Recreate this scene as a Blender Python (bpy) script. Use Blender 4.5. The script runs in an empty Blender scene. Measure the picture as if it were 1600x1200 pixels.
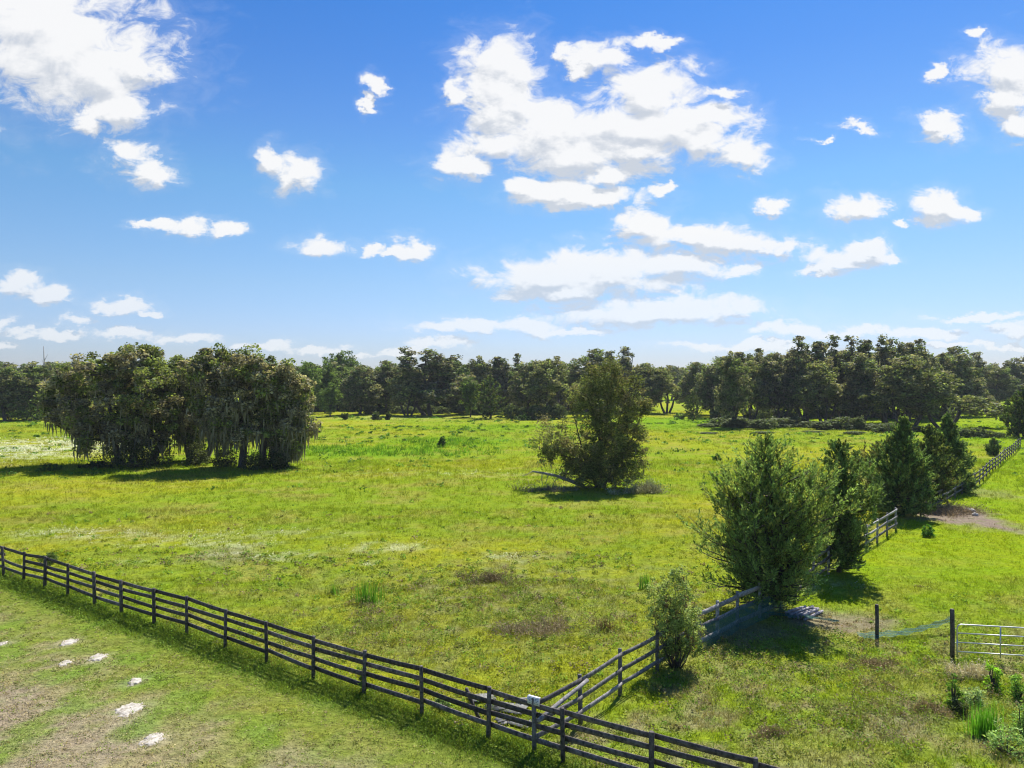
import bpy, math, random
import numpy as np

# ------------------------------------------------------------------ camera, light, sky
SC = bpy.context.scene
CAMZ, FPX, HOR = 10.2, 1100.0, 595.0          # eye height, focal length and horizon row of the 1600x1200 photograph
R = math.radians

cam_d = bpy.data.cameras.new('camera')
cam = bpy.data.objects.new('camera', cam_d)
SC.collection.objects.link(cam)
cam_d.sensor_width = 36.0
cam_d.lens = FPX / 1600 * 36
cam_d.clip_start = 0.5
cam_d.clip_end = 20000
cam.location = (0, 0, CAMZ)
cam.rotation_euler = (R(90) - math.atan((600 - HOR) / FPX), 0, 0)
SC.camera = cam

SUN_AZ, SUN_EL = R(27), R(54)                 # to the right of straight ahead, and up
sd = bpy.data.lights.new('sun', 'SUN')
sd.energy = 4.5
sd.angle = R(0.5)
sd.color = (1.0, 0.95, 0.86)
sun = bpy.data.objects.new('sun', sd)
SC.collection.objects.link(sun)
sun.rotation_euler = (-(R(90) - SUN_EL), 0, -SUN_AZ)
sun.location = (30, 60, 80)

SC.view_settings.view_transform = 'Standard'
SC.view_settings.look = 'None'
SC.view_settings.gamma = 1.0
SC.view_settings.use_curve_mapping = False
SC.view_settings.exposure = 0.9
SC.cycles.filter_width = 1.1
SC.cycles.use_denoising = True
try:
    SC.cycles.denoiser = 'OPENIMAGEDENOISE'
    SC.cycles.denoising_input_passes = 'RGB_ALBEDO_NORMAL'
    SC.cycles.denoising_prefilter = 'ACCURATE'
except Exception:
    pass
SC.cycles.max_bounces = 6
SC.cycles.diffuse_bounces = 4
SC.cycles.transparent_max_bounces = 4
SC.cycles.sample_clamp_indirect = 4.0

CLOUDS = [  # px, py, rx, ry : where each puff of cloud stands in the sky
 (60,40,150,80),(150,110,100,70),(185,172,55,30),(225,108,55,25),(145,188,36,20),
 (195,245,42,25),(237,270,36,22),(430,250,22,25),(460,270,34,30),(590,138,14,20),(575,165,12,13),
 (215,347,16,7),(255,350,26,10),(290,357,32,13),(350,360,27,11),(500,384,40,15),(642,390,26,17),(580,391,16,7),(612,397,16,6),
 (28,448,40,20),(75,463,34,11),(185,478,36,12),(230,488,20,4),(122,502,27,11),(6,508,18,12),
 (90,520,66,8),(200,524,58,9),(285,531,60,8),(12,543,22,7),(400,541,60,7),(500,547,34,6),
 (790,105,62,48),(782,170,64,52),(768,225,60,38),(728,262,50,20),(710,145,20,22),
 (1010,155,78,52),(950,195,85,52),(1060,200,85,50),(900,240,95,34),(1100,222,75,32),(1162,246,42,28),(1000,238,85,26),
 (925,90,52,24),(880,80,14,18),(900,112,20,20),(962,84,24,20),(1030,68,32,9),(1130,145,30,11),
 (940,275,42,20),(868,300,74,22),(820,292,34,17),(930,309,42,14),(1030,293,20,9),
 (1005,352,48,22),(1080,366,82,21),(1140,376,72,20),(1197,386,44,13),
 (850,430,104,30),(960,421,108,30),(1060,414,84,20),(1150,425,27,12),(880,456,96,15),
 (1055,482,150,21),(1150,481,76,16),(750,508,116,11),(890,520,80,8),(690,538,48,10),
 (1205,320,24,13),(1332,328,38,23),(1410,350,13,7),(1465,322,44,23),(1500,331,26,9),
 (1310,406,62,20),(1355,386,44,16),(1280,426,50,10),(1390,406,28,9),
 (1470,202,36,24),(1465,184,36,11),(1578,115,68,40),(1572,152,50,30),(1587,197,32,26),(1467,114,16,9),
 (1340,201,27,7),(1285,218,15,4),(1525,50,10,9),
 (865,205,80,50),(1000,205,115,46),(1090,190,70,30),(780,140,60,60),(955,438,140,26),(1040,488,150,20),(920,310,90,16),(1100,370,90,20),(90,80,150,90),(1255,517,76,10),(1350,518,78,9),(1440,521,90,8),(1535,493,90,6),(1585,515,42,11),(1180,541,150,7),(1500,540,120,5),(620,553,80,4)]


def build_world():
    w = bpy.data.worlds.new('World')
    SC.world = w
    w.use_nodes = True
    nt = w.node_tree
    N, Lk = nt.nodes, nt.links
    N.clear()

    def node(t, **kw):
        n = N.new(t)
        for k, v in kw.items():
            setattr(n, k, v)
        return n

    def put(sock, v):
        if hasattr(v, 'is_linked') or hasattr(v, 'node'):
            Lk.new(v, sock)
        else:
            sock.default_value = v

    def math_(op, a, b=0.0, c=0.0, clamp=False):
        n = node('ShaderNodeMath', operation=op, use_clamp=clamp)
        put(n.inputs[0], a); put(n.inputs[1], b); put(n.inputs[2], c)
        return n.outputs[0]

    def vec(op, a, b=(0, 0, 0), c=(0, 0, 0)):
        n = node('ShaderNodeVectorMath', operation=op)
        put(n.inputs[0], a); put(n.inputs[1], b)
        if op == 'MULTIPLY_ADD':
            put(n.inputs[2], c)
        return n.outputs['Value'] if op in ('LENGTH', 'DOT_PRODUCT') else n.outputs['Vector']

    sky = node('ShaderNodeTexSky', sky_type='NISHITA')
    sky.sun_disc = False
    sky.sun_elevation = SUN_EL
    sky.sun_rotation = SUN_AZ
    sky.altitude = 10
    sky.air_density = 1.25
    sky.dust_density = 0.3
    sky.ozone_density = 3.0
    hsv = node('ShaderNodeHueSaturation')
    hsv.inputs['Saturation'].default_value = 1.0
    hsv.inputs['Value'].default_value = 1.0
    Lk.new(sky.outputs[0], hsv.inputs['Color'])

    tc = node('ShaderNodeTexCoord')
    sep = node('ShaderNodeSeparateXYZ')
    Lk.new(tc.outputs['Generated'], sep.inputs[0])
    y = math_('MAXIMUM', sep.outputs['Y'], 0.02)
    u = math_('DIVIDE', sep.outputs['X'], y)
    v = math_('DIVIDE', sep.outputs['Z'], y)
    p = node('ShaderNodeCombineXYZ')
    Lk.new(u, p.inputs[0]); Lk.new(v, p.inputs[1])
    p = p.outputs[0]
    # turbulent edge: warp the position, then add finer noise to the distance
    def field(p):
        sq = vec('MULTIPLY', p, (1.0, 1.7, 1.0))
        n1 = node('ShaderNodeTexNoise', noise_dimensions='2D')
        n1.inputs['Scale'].default_value = 13.0
        n1.inputs['Detail'].default_value = 5.0
        n1.inputs['Roughness'].default_value = 0.65
        Lk.new(sq, n1.inputs['Vector'])
        pw = vec('ADD', p, vec('MULTIPLY_ADD', n1.outputs['Color'], (0.075, 0.045, 0.0), (-0.0375, -0.0225, 0.0)))
        f = None
        for (cx, cy, rx, ry) in CLOUDS:
            cu, cv = (cx - 800) / FPX, (HOR - cy) / FPX
            sx, sy = FPX / (rx * 1.13), FPX / (ry * 1.16)
            q = vec('LENGTH', vec('MULTIPLY_ADD', pw, (sx, sy, 0), (-cu * sx, -cv * sy, 0)))
            f = q if f is None else math_('SMOOTH_MIN', f, q, 0.35)
        n2 = node('ShaderNodeTexNoise', noise_dimensions='2D')
        n2.inputs['Scale'].default_value = 19.0
        n2.inputs['Detail'].default_value = 8.0
        n2.inputs['Roughness'].default_value = 0.62
        n2.inputs['Distortion'].default_value = 0.4
        Lk.new(sq, n2.inputs['Vector'])
        n4 = node('ShaderNodeTexNoise', noise_dimensions='2D')
        n4.inputs['Scale'].default_value = 8.0
        n4.inputs['Detail'].default_value = 3.0
        Lk.new(sq, n4.inputs['Vector'])
        e = math_('ADD', math_('MULTIPLY_ADD', n2.outputs['Fac'], 1.8, -0.88), math_('MULTIPLY_ADD', n4.outputs['Fac'], 0.7, -0.38))
        return f, math_('ADD', f, e)

    f1, g = field(p)
    f2, g2 = field(vec('ADD', p, (0.006, 0.019, 0.0)))
    mr = node('ShaderNodeMapRange', interpolation_type='SMOOTHSTEP')
    Lk.new(g, mr.inputs['Value'])
    mr.inputs['From Min'].default_value = 1.18
    mr.inputs['From Max'].default_value = 0.5
    mr9 = node('ShaderNodeMapRange', interpolation_type='SMOOTHSTEP')
    Lk.new(g, mr9.inputs['Value'])
    mr9.inputs['From Min'].default_value = 1.75
    mr9.inputs['From Max'].default_value = 0.9
    mr9.inputs['To Max'].default_value = 0.1
    a = math_('MAXIMUM', mr.outputs[0], mr9.outputs[0])
    # only ahead and above the horizon
    front = math_('MULTIPLY', a, math_('GREATER_THAN', sep.outputs['Y'], 0.03))
    thin = node('ShaderNodeMapRange')
    Lk.new(sep.outputs['Z'], thin.inputs['Value'])
    thin.inputs['From Min'].default_value = 0.04; thin.inputs['From Max'].default_value = 0.2
    thin.inputs['To Min'].default_value = 0.6; thin.inputs['To Max'].default_value = 0.96
    a = math_('MULTIPLY', front, thin.outputs[0])
    # sunlit upper folds and greyer undersides
    rel = math_('ADD', math_('MULTIPLY', math_('SUBTRACT', f2, f1), 1.25), math_('MULTIPLY', math_('SUBTRACT', g2, g), 0.45))
    mr2 = node('ShaderNodeMapRange', interpolation_type='SMOOTHSTEP')
    Lk.new(rel, mr2.inputs['Value'])
    mr2.inputs['From Min'].default_value = -0.6
    mr2.inputs['From Max'].default_value = 0.15
    fold = mr2.outputs[0]
    cm = node('ShaderNodeMix', data_type='RGBA')
    cm.inputs[6].default_value = (0.60, 0.65, 0.73, 1)
    cm.inputs[7].default_value = (1.0, 1.0, 1.0, 1)
    Lk.new(math_('MULTIPLY_ADD', fold, 0.9, 0.1), cm.inputs[0])
    b1 = node('ShaderNodeBackground')
    b1.inputs['Strength'].default_value = 0.075
    ramp = node('ShaderNodeValToRGB')
    Lk.new(sep.outputs['Z'], ramp.inputs['Fac'])
    el = ramp.color_ramp.elements
    stops = [(0.0, (0.52, 0.62, 1.0)), (0.068, (0.56, 0.66, 1.0)), (0.131, (0.56, 0.68, 0.9)), (0.26, (0.47, 0.70, 0.88)), (0.34, (0.38, 0.61, 0.9)), (0.41, (0.29, 0.55, 0.9)), (0.47, (0.23, 0.52, 0.9))]
    el[0].position, el[0].color = stops[0][0], (*stops[0][1], 1)
    el[1].position, el[1].color = stops[-1][0], (*stops[-1][1], 1)
    for ps, cl in stops[1:-1]:
        e_ = el.new(ps); e_.color = (*cl, 1)
    tint = node('ShaderNodeMix', data_type='RGBA', blend_type='MULTIPLY')
    tint.inputs[0].default_value = 1.0
    Lk.new(hsv.outputs[0], tint.inputs[6]); Lk.new(ramp.outputs[0], tint.inputs[7])
    Lk.new(tint.outputs[2], b1.inputs['Color'])
    b2 = node('ShaderNodeBackground')
    b2.inputs['Strength'].default_value = 0.52
    Lk.new(cm.outputs[2], b2.inputs['Color'])
    ms = node('ShaderNodeMixShader')
    Lk.new(a, ms.inputs[0]); Lk.new(b1.outputs[0], ms.inputs[1]); Lk.new(b2.outputs[0], ms.inputs[2])
    out = node('ShaderNodeOutputWorld')
    Lk.new(ms.outputs[0], out.inputs['Surface'])
    try:
        w.cycles.sampling_method = 'MANUAL'
        w.cycles.sample_map_resolution = 256
    except Exception:
        pass


build_world()

# ------------------------------------------------------------------ helpers
rng = np.random.default_rng(7)
random.seed(7)
C = SC.collection


def fade(t):
    return t * t * (3 - 2 * t)


_perm = np.random.default_rng(3).random((256, 256))


def vnoise(x, y):
    xi, yi = np.floor(x).astype(int), np.floor(y).astype(int)
    fx, fy = fade(x - xi), fade(y - yi)
    a = _perm[xi & 255, yi & 255]; b = _perm[(xi + 1) & 255, yi & 255]
    c = _perm[xi & 255, (yi + 1) & 255]; d = _perm[(xi + 1) & 255, (yi + 1) & 255]
    return (a * (1 - fx) + b * fx) * (1 - fy) + (c * (1 - fx) + d * fx) * fy


def fbm(x, y, s, o=4, k=0.55):
    x = np.asarray(x, float) * s; y = np.asarray(y, float) * s
    r = 0; am = 1; t = 0
    for i in range(o):
        r = r + am * vnoise(x + 17.3 * i, y + 5.1 * i); t += am; am *= k; x = x * 2.03; y = y * 2.03
    return r / t


def hz(x, y):
    """height of the gently rolling ground"""
    x = np.asarray(x, float); y = np.asarray(y, float)
    return 0.10 * np.sin(x * 0.11 + 1.3) * np.cos(y * 0.083) + 0.06 * np.sin(x * 0.31 + y * 0.22)


def G(px, py):
    d = CAMZ * FPX / (py - HOR)
    return (px - 800) / FPX * d, d


def D(py):
    return CAMZ * FPX / (py - HOR)


def tag(o, label=None, cat=None, group=None, kind=None):
    if label: o['label'] = label
    if cat: o['category'] = cat
    if group: o['group'] = group
    if kind: o['kind'] = kind
    return o


def empty(name, loc, rz=0.0, label=None, cat=None, group=None, sc=None):
    o = bpy.data.objects.new(name, None)
    o.empty_display_size = 0.3
    C.objects.link(o)
    o.location = loc
    o.rotation_euler = (0, 0, rz)
    if sc is not None:
        o.scale = sc
    tag(o, label, cat, group)
    return o


def copy_tree(o, parent=None):
    c = o.copy()
    C.objects.link(c)
    c.parent = parent
    for ch in o.children:
        copy_tree(ch, c)
    return c


class MB:
    """collects geometry as numpy arrays and links it as one mesh object"""

    def __init__(self):
        self.v, self.c, self.q, self.t, self.n = [], [], [], [], 0

    def add(self, V, quads=None, tris=None, col=(0.5, 0.5, 0.5)):
        V = np.asarray(V, float).reshape(-1, 3)
        col = np.asarray(col, float)
        if col.ndim == 1:
            col = np.tile(col[:3], (len(V), 1))
        self.v.append(V); self.c.append(col[:, :3])
        if quads is not None and len(quads):
            self.q.append(np.asarray(quads, int) + self.n)
        if tris is not None and len(tris):
            self.t.append(np.asarray(tris, int) + self.n)
        self.n += len(V)

    def rhombi(self, P, U, W, col):
        n = len(P)
        if n == 0:
            return
        V = np.stack([P + U, P + W, P - U, P - W], 1).reshape(-1, 3)
        self.add(V, quads=np.arange(4 * n).reshape(n, 4), col=np.repeat(col, 4, 0))

    def blades(self, P, T, W, col):
        """triangles standing on P, tip at T, half width vector W"""
        n = len(P)
        if n == 0:
            return
        V = np.stack([P - W, P + W, T], 1).reshape(-1, 3)
        self.add(V, tris=np.arange(3 * n).reshape(n, 3), col=np.repeat(col, 3, 0))

    def tube(self, pts, rad, n=6, col=(0.2, 0.17, 0.14), cap=True):
        pts = np.asarray(pts, float); k = len(pts)
        rad = np.broadcast_to(np.asarray(rad, float), (k,))
        T = np.gradient(pts, axis=0)
        T /= np.linalg.norm(T, axis=1)[:, None] + 1e-9
        ref = np.array([0.13, 0.21, 0.97]) if abs(T[:, 2]).mean() < 0.7 else np.array([0.98, 0.17, 0.06])
        A = np.cross(T, ref); A /= np.linalg.norm(A, axis=1)[:, None] + 1e-9
        B = np.cross(T, A)
        an = np.arange(n) / n * 2 * np.pi
        V = pts[:, None] + rad[:, None, None] * (A[:, None] * np.cos(an)[None, :, None] + B[:, None] * np.sin(an)[None, :, None])
        V = V.reshape(-1, 3)
        i = np.arange(k - 1)[:, None] * n + np.arange(n)[None]
        j = np.arange(k - 1)[:, None] * n + (np.arange(n)[None] + 1) % n
        Q = np.stack([i, j, j + n, i + n], -1).reshape(-1, 4)
        tr = None
        if cap:
            V = np.vstack([V, pts[0], pts[-1]])
            m = k * n
            a = np.arange(n); b = (a + 1) % n
            tr = np.vstack([np.stack([b, a, np.full(n, m)], 1), np.stack([a + (k - 1) * n, b + (k - 1) * n, np.full(n, m + 1)], 1)])
        self.add(V, quads=Q, tris=tr, col=col)

    def box(self, c, s, ax=None, jit=0.0, col=(0.5, 0.5, 0.5)):
        """box, centre c, full size s, axes ax (3x3 rows)"""
        ax = np.eye(3) if ax is None else np.asarray(ax, float)
        k = np.array([(i, j, l) for i in (-1, 1) for j in (-1, 1) for l in (-1, 1)], float) * np.asarray(s) / 2
        if jit:
            k += rng.normal(0, jit, k.shape)
        V = np.asarray(c) + k @ ax
        self.add(V, quads=[(0, 1, 3, 2), (4, 6, 7, 5), (0, 4, 5, 1), (2, 3, 7, 6), (0, 2, 6, 4), (1, 5, 7, 3)], col=col)

    def build(self, name, mat, parent=None, smooth=False, loc=None):
        V = np.vstack(self.v) if self.v else np.zeros((0, 3))
        me = bpy.data.meshes.new(name)
        me.vertices.add(len(V)); me.vertices.foreach_set('co', V.astype(np.float32).ravel())
        Q = np.vstack(self.q) if self.q else np.zeros((0, 4), int)
        T = np.vstack(self.t) if self.t else np.zeros((0, 3), int)
        loops = np.concatenate([Q.ravel(), T.ravel()]).astype(np.int32)
        nl = len(loops)
        me.loops.add(nl); me.loops.foreach_set('vertex_index', loops)
        st = np.concatenate([np.arange(len(Q)) * 4, len(Q) * 4 + np.arange(len(T)) * 3]).astype(np.int32)
        me.polygons.add(len(st)); me.polygons.foreach_set('loop_start', st)
        try:
            me.polygons.foreach_set('loop_total', np.concatenate([np.full(len(Q), 4), np.full(len(T), 3)]).astype(np.int32))
        except Exception:
            pass
        if smooth:
            me.polygons.foreach_set('use_smooth', np.ones(len(st), bool))
        cc = np.vstack(self.c)
        at = me.attributes.new('Col', 'FLOAT_COLOR', 'POINT')
        at.data.foreach_set('color', np.hstack([cc, np.ones((len(cc), 1))]).astype(np.float32).ravel())
        me.update(calc_edges=True)
        me.validate()
        me.materials.append(mat)
        o = bpy.data.objects.new(name, me)
        C.objects.link(o)
        if parent is not None:
            o.parent = parent
        if loc is not None:
            o.location = loc
        return o


# ------------------------------------------------------------------ materials
def new_mat(name):
    m = bpy.data.materials.new(name)
    m.use_nodes = True
    m.node_tree.nodes.clear()
    return m, m.node_tree.nodes, m.node_tree.links


def leaf_material(name, trans=0.35, vmin=0.7, vmax=1.35, spec=0.25, rough=0.55):
    m, N, L = new_mat(name)
    at = N.new('ShaderNodeAttribute'); at.attribute_name = 'Col'
    ge = N.new('ShaderNodeNewGeometry')
    mr = N.new('ShaderNodeMapRange')
    mr.inputs['To Min'].default_value = vmin; mr.inputs['To Max'].default_value = vmax
    L.new(ge.outputs['Random Per Island'], mr.inputs['Value'])
    hs = N.new('ShaderNodeHueSaturation')
    L.new(at.outputs['Color'], hs.inputs['Color']); L.new(mr.outputs[0], hs.inputs['Value'])
    pr = N.new('ShaderNodeBsdfPrincipled')
    pr.inputs['Roughness'].default_value = rough
    pr.inputs['Specular IOR Level'].default_value = spec
    L.new(hs.outputs[0], pr.inputs['Base Color'])
    tr = N.new('ShaderNodeBsdfTranslucent')
    mx = N.new('ShaderNodeMix'); mx.data_type = 'RGBA'; mx.blend_type = 'MULTIPLY'
    mx.inputs[0].default_value = 1.0
    mx.inputs[7].default_value = (1.25, 1.2, 0.6, 1)
    L.new(hs.outputs[0], mx.inputs[6]); L.new(mx.outputs[2], tr.inputs['Color'])
    ms = N.new('ShaderNodeMixShader'); ms.inputs[0].default_value = trans
    L.new(pr.outputs[0], ms.inputs[1]); L.new(tr.outputs[0], ms.inputs[2])
    out = N.new('ShaderNodeOutputMaterial')
    L.new(ms.outputs[0], out.inputs['Surface'])
    return m


def rough_material(name, c1, c2, scale=4.0, stretch=(1, 1, 1), bump=0.3, rough=0.85, spec=0.2, metal=0.0, detail=6, lo=0.35, hi=0.65, attr=False):
    m, N, L = new_mat(name)
    tc = N.new('ShaderNodeTexCoord'); mp = N.new('ShaderNodeMapping')
    mp.inputs['Scale'].default_value = stretch
    L.new(tc.outputs['Object'], mp.inputs['Vector'])
    no = N.new('ShaderNodeTexNoise'); no.inputs['Scale'].default_value = scale; no.inputs['Detail'].default_value = detail
    no.inputs['Roughness'].default_value = 0.65
    L.new(mp.outputs[0], no.inputs['Vector'])
    mr = N.new('ShaderNodeMapRange'); mr.inputs['From Min'].default_value = lo; mr.inputs['From Max'].default_value = hi
    L.new(no.outputs['Fac'], mr.inputs['Value'])
    mx = N.new('ShaderNodeMix'); mx.data_type = 'RGBA'
    mx.inputs[6].default_value = (*c1, 1); mx.inputs[7].default_value = (*c2, 1)
    L.new(mr.outputs[0], mx.inputs[0])
    col = mx.outputs[2]
    if attr:
        at = N.new('ShaderNodeAttribute'); at.attribute_name = 'Col'
        m2 = N.new('ShaderNodeMix'); m2.data_type = 'RGBA'; m2.blend_type = 'MULTIPLY'; m2.inputs[0].default_value = 1.0
        L.new(col, m2.inputs[6]); L.new(at.outputs['Color'], m2.inputs[7])
        col = m2.outputs[2]
    pr = N.new('ShaderNodeBsdfPrincipled')
    pr.inputs['Roughness'].default_value = rough
    pr.inputs['Specular IOR Level'].default_value = spec
    pr.inputs['Metallic'].default_value = metal
    L.new(col, pr.inputs['Base Color'])
    if bump:
        bp = N.new('ShaderNodeBump'); bp.inputs['Strength'].default_value = bump; bp.inputs['Distance'].default_value = 0.02
        L.new(no.outputs['Fac'], bp.inputs['Height']); L.new(bp.outputs[0], pr.inputs['Normal'])
    out = N.new('ShaderNodeOutputMaterial')
    L.new(pr.outputs[0], out.inputs['Surface'])
    return m


def ground_material():
    m, N, L = new_mat('pasture')
    at = N.new('ShaderNodeAttribute'); at.attribute_name = 'Col'
    tc = N.new('ShaderNodeTexCoord')

    def noise(scale, detail=5, rough=0.6, st=(1, 1, 1)):
        mp = N.new('ShaderNodeMapping'); mp.inputs['Scale'].default_value = st
        L.new(tc.outputs['Object'], mp.inputs['Vector'])
        n = N.new('ShaderNodeTexNoise'); n.inputs['Scale'].default_value = scale
        n.inputs['Detail'].default_value = detail; n.inputs['Roughness'].default_value = rough
        L.new(mp.outputs[0], n.inputs['Vector'])
        return n.outputs['Fac']

    def rng_(s, a, b, c, d):
        mr = N.new('ShaderNodeMapRange')
        mr.inputs['From Min'].default_value = a; mr.inputs['From Max'].default_value = b
        mr.inputs['To Min'].default_value = c; mr.inputs['To Max'].default_value = d
        L.new(s, mr.inputs['Value']); return mr.outputs[0]

    def mix(f, a, b, bt='MIX'):
        x = N.new('ShaderNodeMix'); x.data_type = 'RGBA'; x.blend_type = bt
        for s, v in ((x.inputs[0], f), (x.inputs[6], a), (x.inputs[7], b)):
            if hasattr(v, 'node'): L.new(v, s)
            else: s.default_value = v
        return x.outputs[2]

    fine = noise(5.0, 6, 0.7)
    mid = noise(0.6, 5, 0.6)
    tuft = noise(1.8, 6, 0.7, (0.6, 1, 1))
    c = at.outputs['Color']
    hs = N.new('ShaderNodeHueSaturation')
    L.new(c, hs.inputs['Color'])
    L.new(rng_(fine, 0.3, 0.7, 0.62, 1.3), hs.inputs['Value'])
    L.new(rng_(mid, 0.3, 0.7, 0.485, 0.515), hs.inputs['Hue'])
    c = hs.outputs[0]
    c = mix(rng_(tuft, 0.52, 0.72, 0, 0.55), c, (0.13, 0.21, 0.03, 1))
    c = mix(rng_(noise(0.9, 6, 0.7, (0.5, 1, 1)), 0.6, 0.75, 0, 0.4), c, (0.25, 0.2, 0.08, 1))
    pr = N.new('ShaderNodeBsdfPrincipled'); pr.inputs['Roughness'].default_value = 0.95
    pr.inputs['Specular IOR Level'].default_value = 0.0
    L.new(c, pr.inputs['Base Color'])
    bp = N.new('ShaderNodeBump'); bp.inputs['Strength'].default_value = 0.9; bp.inputs['Distance'].default_value = 0.12
    L.new(fine, bp.inputs['Height'])
    bp2 = N.new('ShaderNodeBump'); bp2.inputs['Strength'].default_value = 0.7; bp2.inputs['Distance'].default_value = 0.4
    L.new(tuft, bp2.inputs['Height']); L.new(bp.outputs[0], bp2.inputs['Normal'])
    L.new(bp2.outputs[0], pr.inputs['Normal'])
    out = N.new('ShaderNodeOutputMaterial')
    L.new(pr.outputs[0], out.inputs['Surface'])
    return m


M = {
    'grass': leaf_material('grass_blades', 0.45, 0.6, 1.4, 0.0, 0.9),
    'leaf': leaf_material('broad_leaves', 0.42, 0.45, 1.65, 0.12, 0.6),
    'cedar': leaf_material('cedar_sprays', 0.38, 0.45, 1.7, 0.1, 0.7),
    'moss': leaf_material('hanging_moss', 0.3, 0.7, 1.3, 0.05, 0.9),
    'dead': leaf_material('dead_stems', 0.1, 0.7, 1.3, 0.1, 0.9),
    'bark': rough_material('bark', (0.035, 0.03, 0.025), (0.13, 0.11, 0.09), 5, (3, 3, 0.6), 0.8),
    'palebark': rough_material('bleached_wood', (0.2, 0.18, 0.16), (0.42, 0.39, 0.35), 6, (3, 3, 0.6), 0.6),
    'blackwood': rough_material('black_painted_boards', (0.032, 0.028, 0.027), (0.15, 0.13, 0.12), 9, (1, 1, 1), 0.5, 0.75, 0.3, attr=True),
    'greywood': rough_material('weathered_grey_boards', (0.13, 0.12, 0.12), (0.36, 0.35, 0.35), 9, (1, 1, 1), 0.5, 0.85, 0.2, attr=True),
    'galv': rough_material('galvanised_steel', (0.42, 0.44, 0.45), (0.6, 0.62, 0.63), 12, (1, 1, 1), 0.1, 0.4, 0.5, 0.6),
    'net': rough_material('green_netting', (0.025, 0.11, 0.095), (0.06, 0.19, 0.165), 20, (1, 1, 1), 0.1, 0.7),
    'sand': rough_material('white_sand', (0.26, 0.225, 0.18), (0.56, 0.52, 0.45), 9, (1, 1, 1), 0.9, 0.95, 0.1),
    'pipe': rough_material('weathered_white_posts', (0.22, 0.2, 0.22), (0.5, 0.47, 0.48), 7, (1, 1, 1), 0.3, 0.8),
    'sheet': rough_material('grey_sheets', (0.11, 0.105, 0.1), (0.28, 0.28, 0.28), 5, (1, 1, 1), 0.3, 0.7),
    'signwhite': rough_material('white_sign_face', (0.62, 0.64, 0.68), (0.78, 0.8, 0.82), 10, (1, 1, 1), 0.05, 0.5),
    'signink': rough_material('sign_lettering', (0.12, 0.16, 0.25), (0.2, 0.24, 0.33), 10, (1, 1, 1), 0.0, 0.6),
    'stone': rough_material('pale_rock', (0.35, 0.33, 0.3), (0.65, 0.62, 0.58), 6, (1, 1, 1), 0.8),
    'dirt': rough_material('bare_dirt', (0.1, 0.075, 0.075), (0.24, 0.19, 0.17), 3, (1, 1, 1), 0.9),
}

# ------------------------------------------------------------------ what grows where
FENCE0, FENCE1 = (1.36, 18.9), (-26.4, 36.5)     # two points of the front fence line
FS = (FENCE1[1] - FENCE0[1]) / (FENCE1[0] - FENCE0[0])
PAD = [(0.6, 19.1), (3.5, 22.8), (9.0, 28.6), (26.2, 48.0), (44.9, 68.0), (76.0, 106.0)]  # second fence


def front_side(x, y):
    """metres in front of (camera side of) the front fence, negative behind it"""
    return (FENCE0[1] + FS * (x - FENCE0[0]) - y) / math.hypot(1, FS)


def pad_side(x, y):
    """true to the right of the second fence"""
    px_ = np.array([p[0] for p in PAD]); py_ = np.array([p[1] for p in PAD])
    return x > np.interp(y, py_, px_)


def blob(x, y, px, py, rx, ry, soft=0.35):
    """soft patch on the ground given by the place it has in the photograph"""
    cx, cy = G(px, py)
    wx = rx / FPX * cy
    wy = abs(D(py - ry) - D(py + ry)) / 2
    r = np.sqrt(((x - cx) / wx) ** 2 + ((y - cy) / wy) ** 2) + (fbm(x, y, 0.8, 3) - 0.5) * 1.2
    return np.clip((1 + soft - r) / (2 * soft), 0, 1)


LUSH = np.array((0.19, 0.28, 0.018)); YEL = np.array((0.32, 0.325, 0.022)); TAN = np.array((0.32, 0.27, 0.155))
OLIVE = np.array((0.19, 0.23, 0.045)); BROWN = np.array((0.25, 0.2, 0.13)); FLOW = np.array((0.62, 0.62, 0.52))
DRY = np.array((0.29, 0.27, 0.06))


SANDS = [(4, 1008, 16), (106, 1007, 28), (100, 1040, 24), (150, 1033, 30), (210, 1068, 26), (198, 1113, 46), (235, 1160, 38)]


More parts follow.
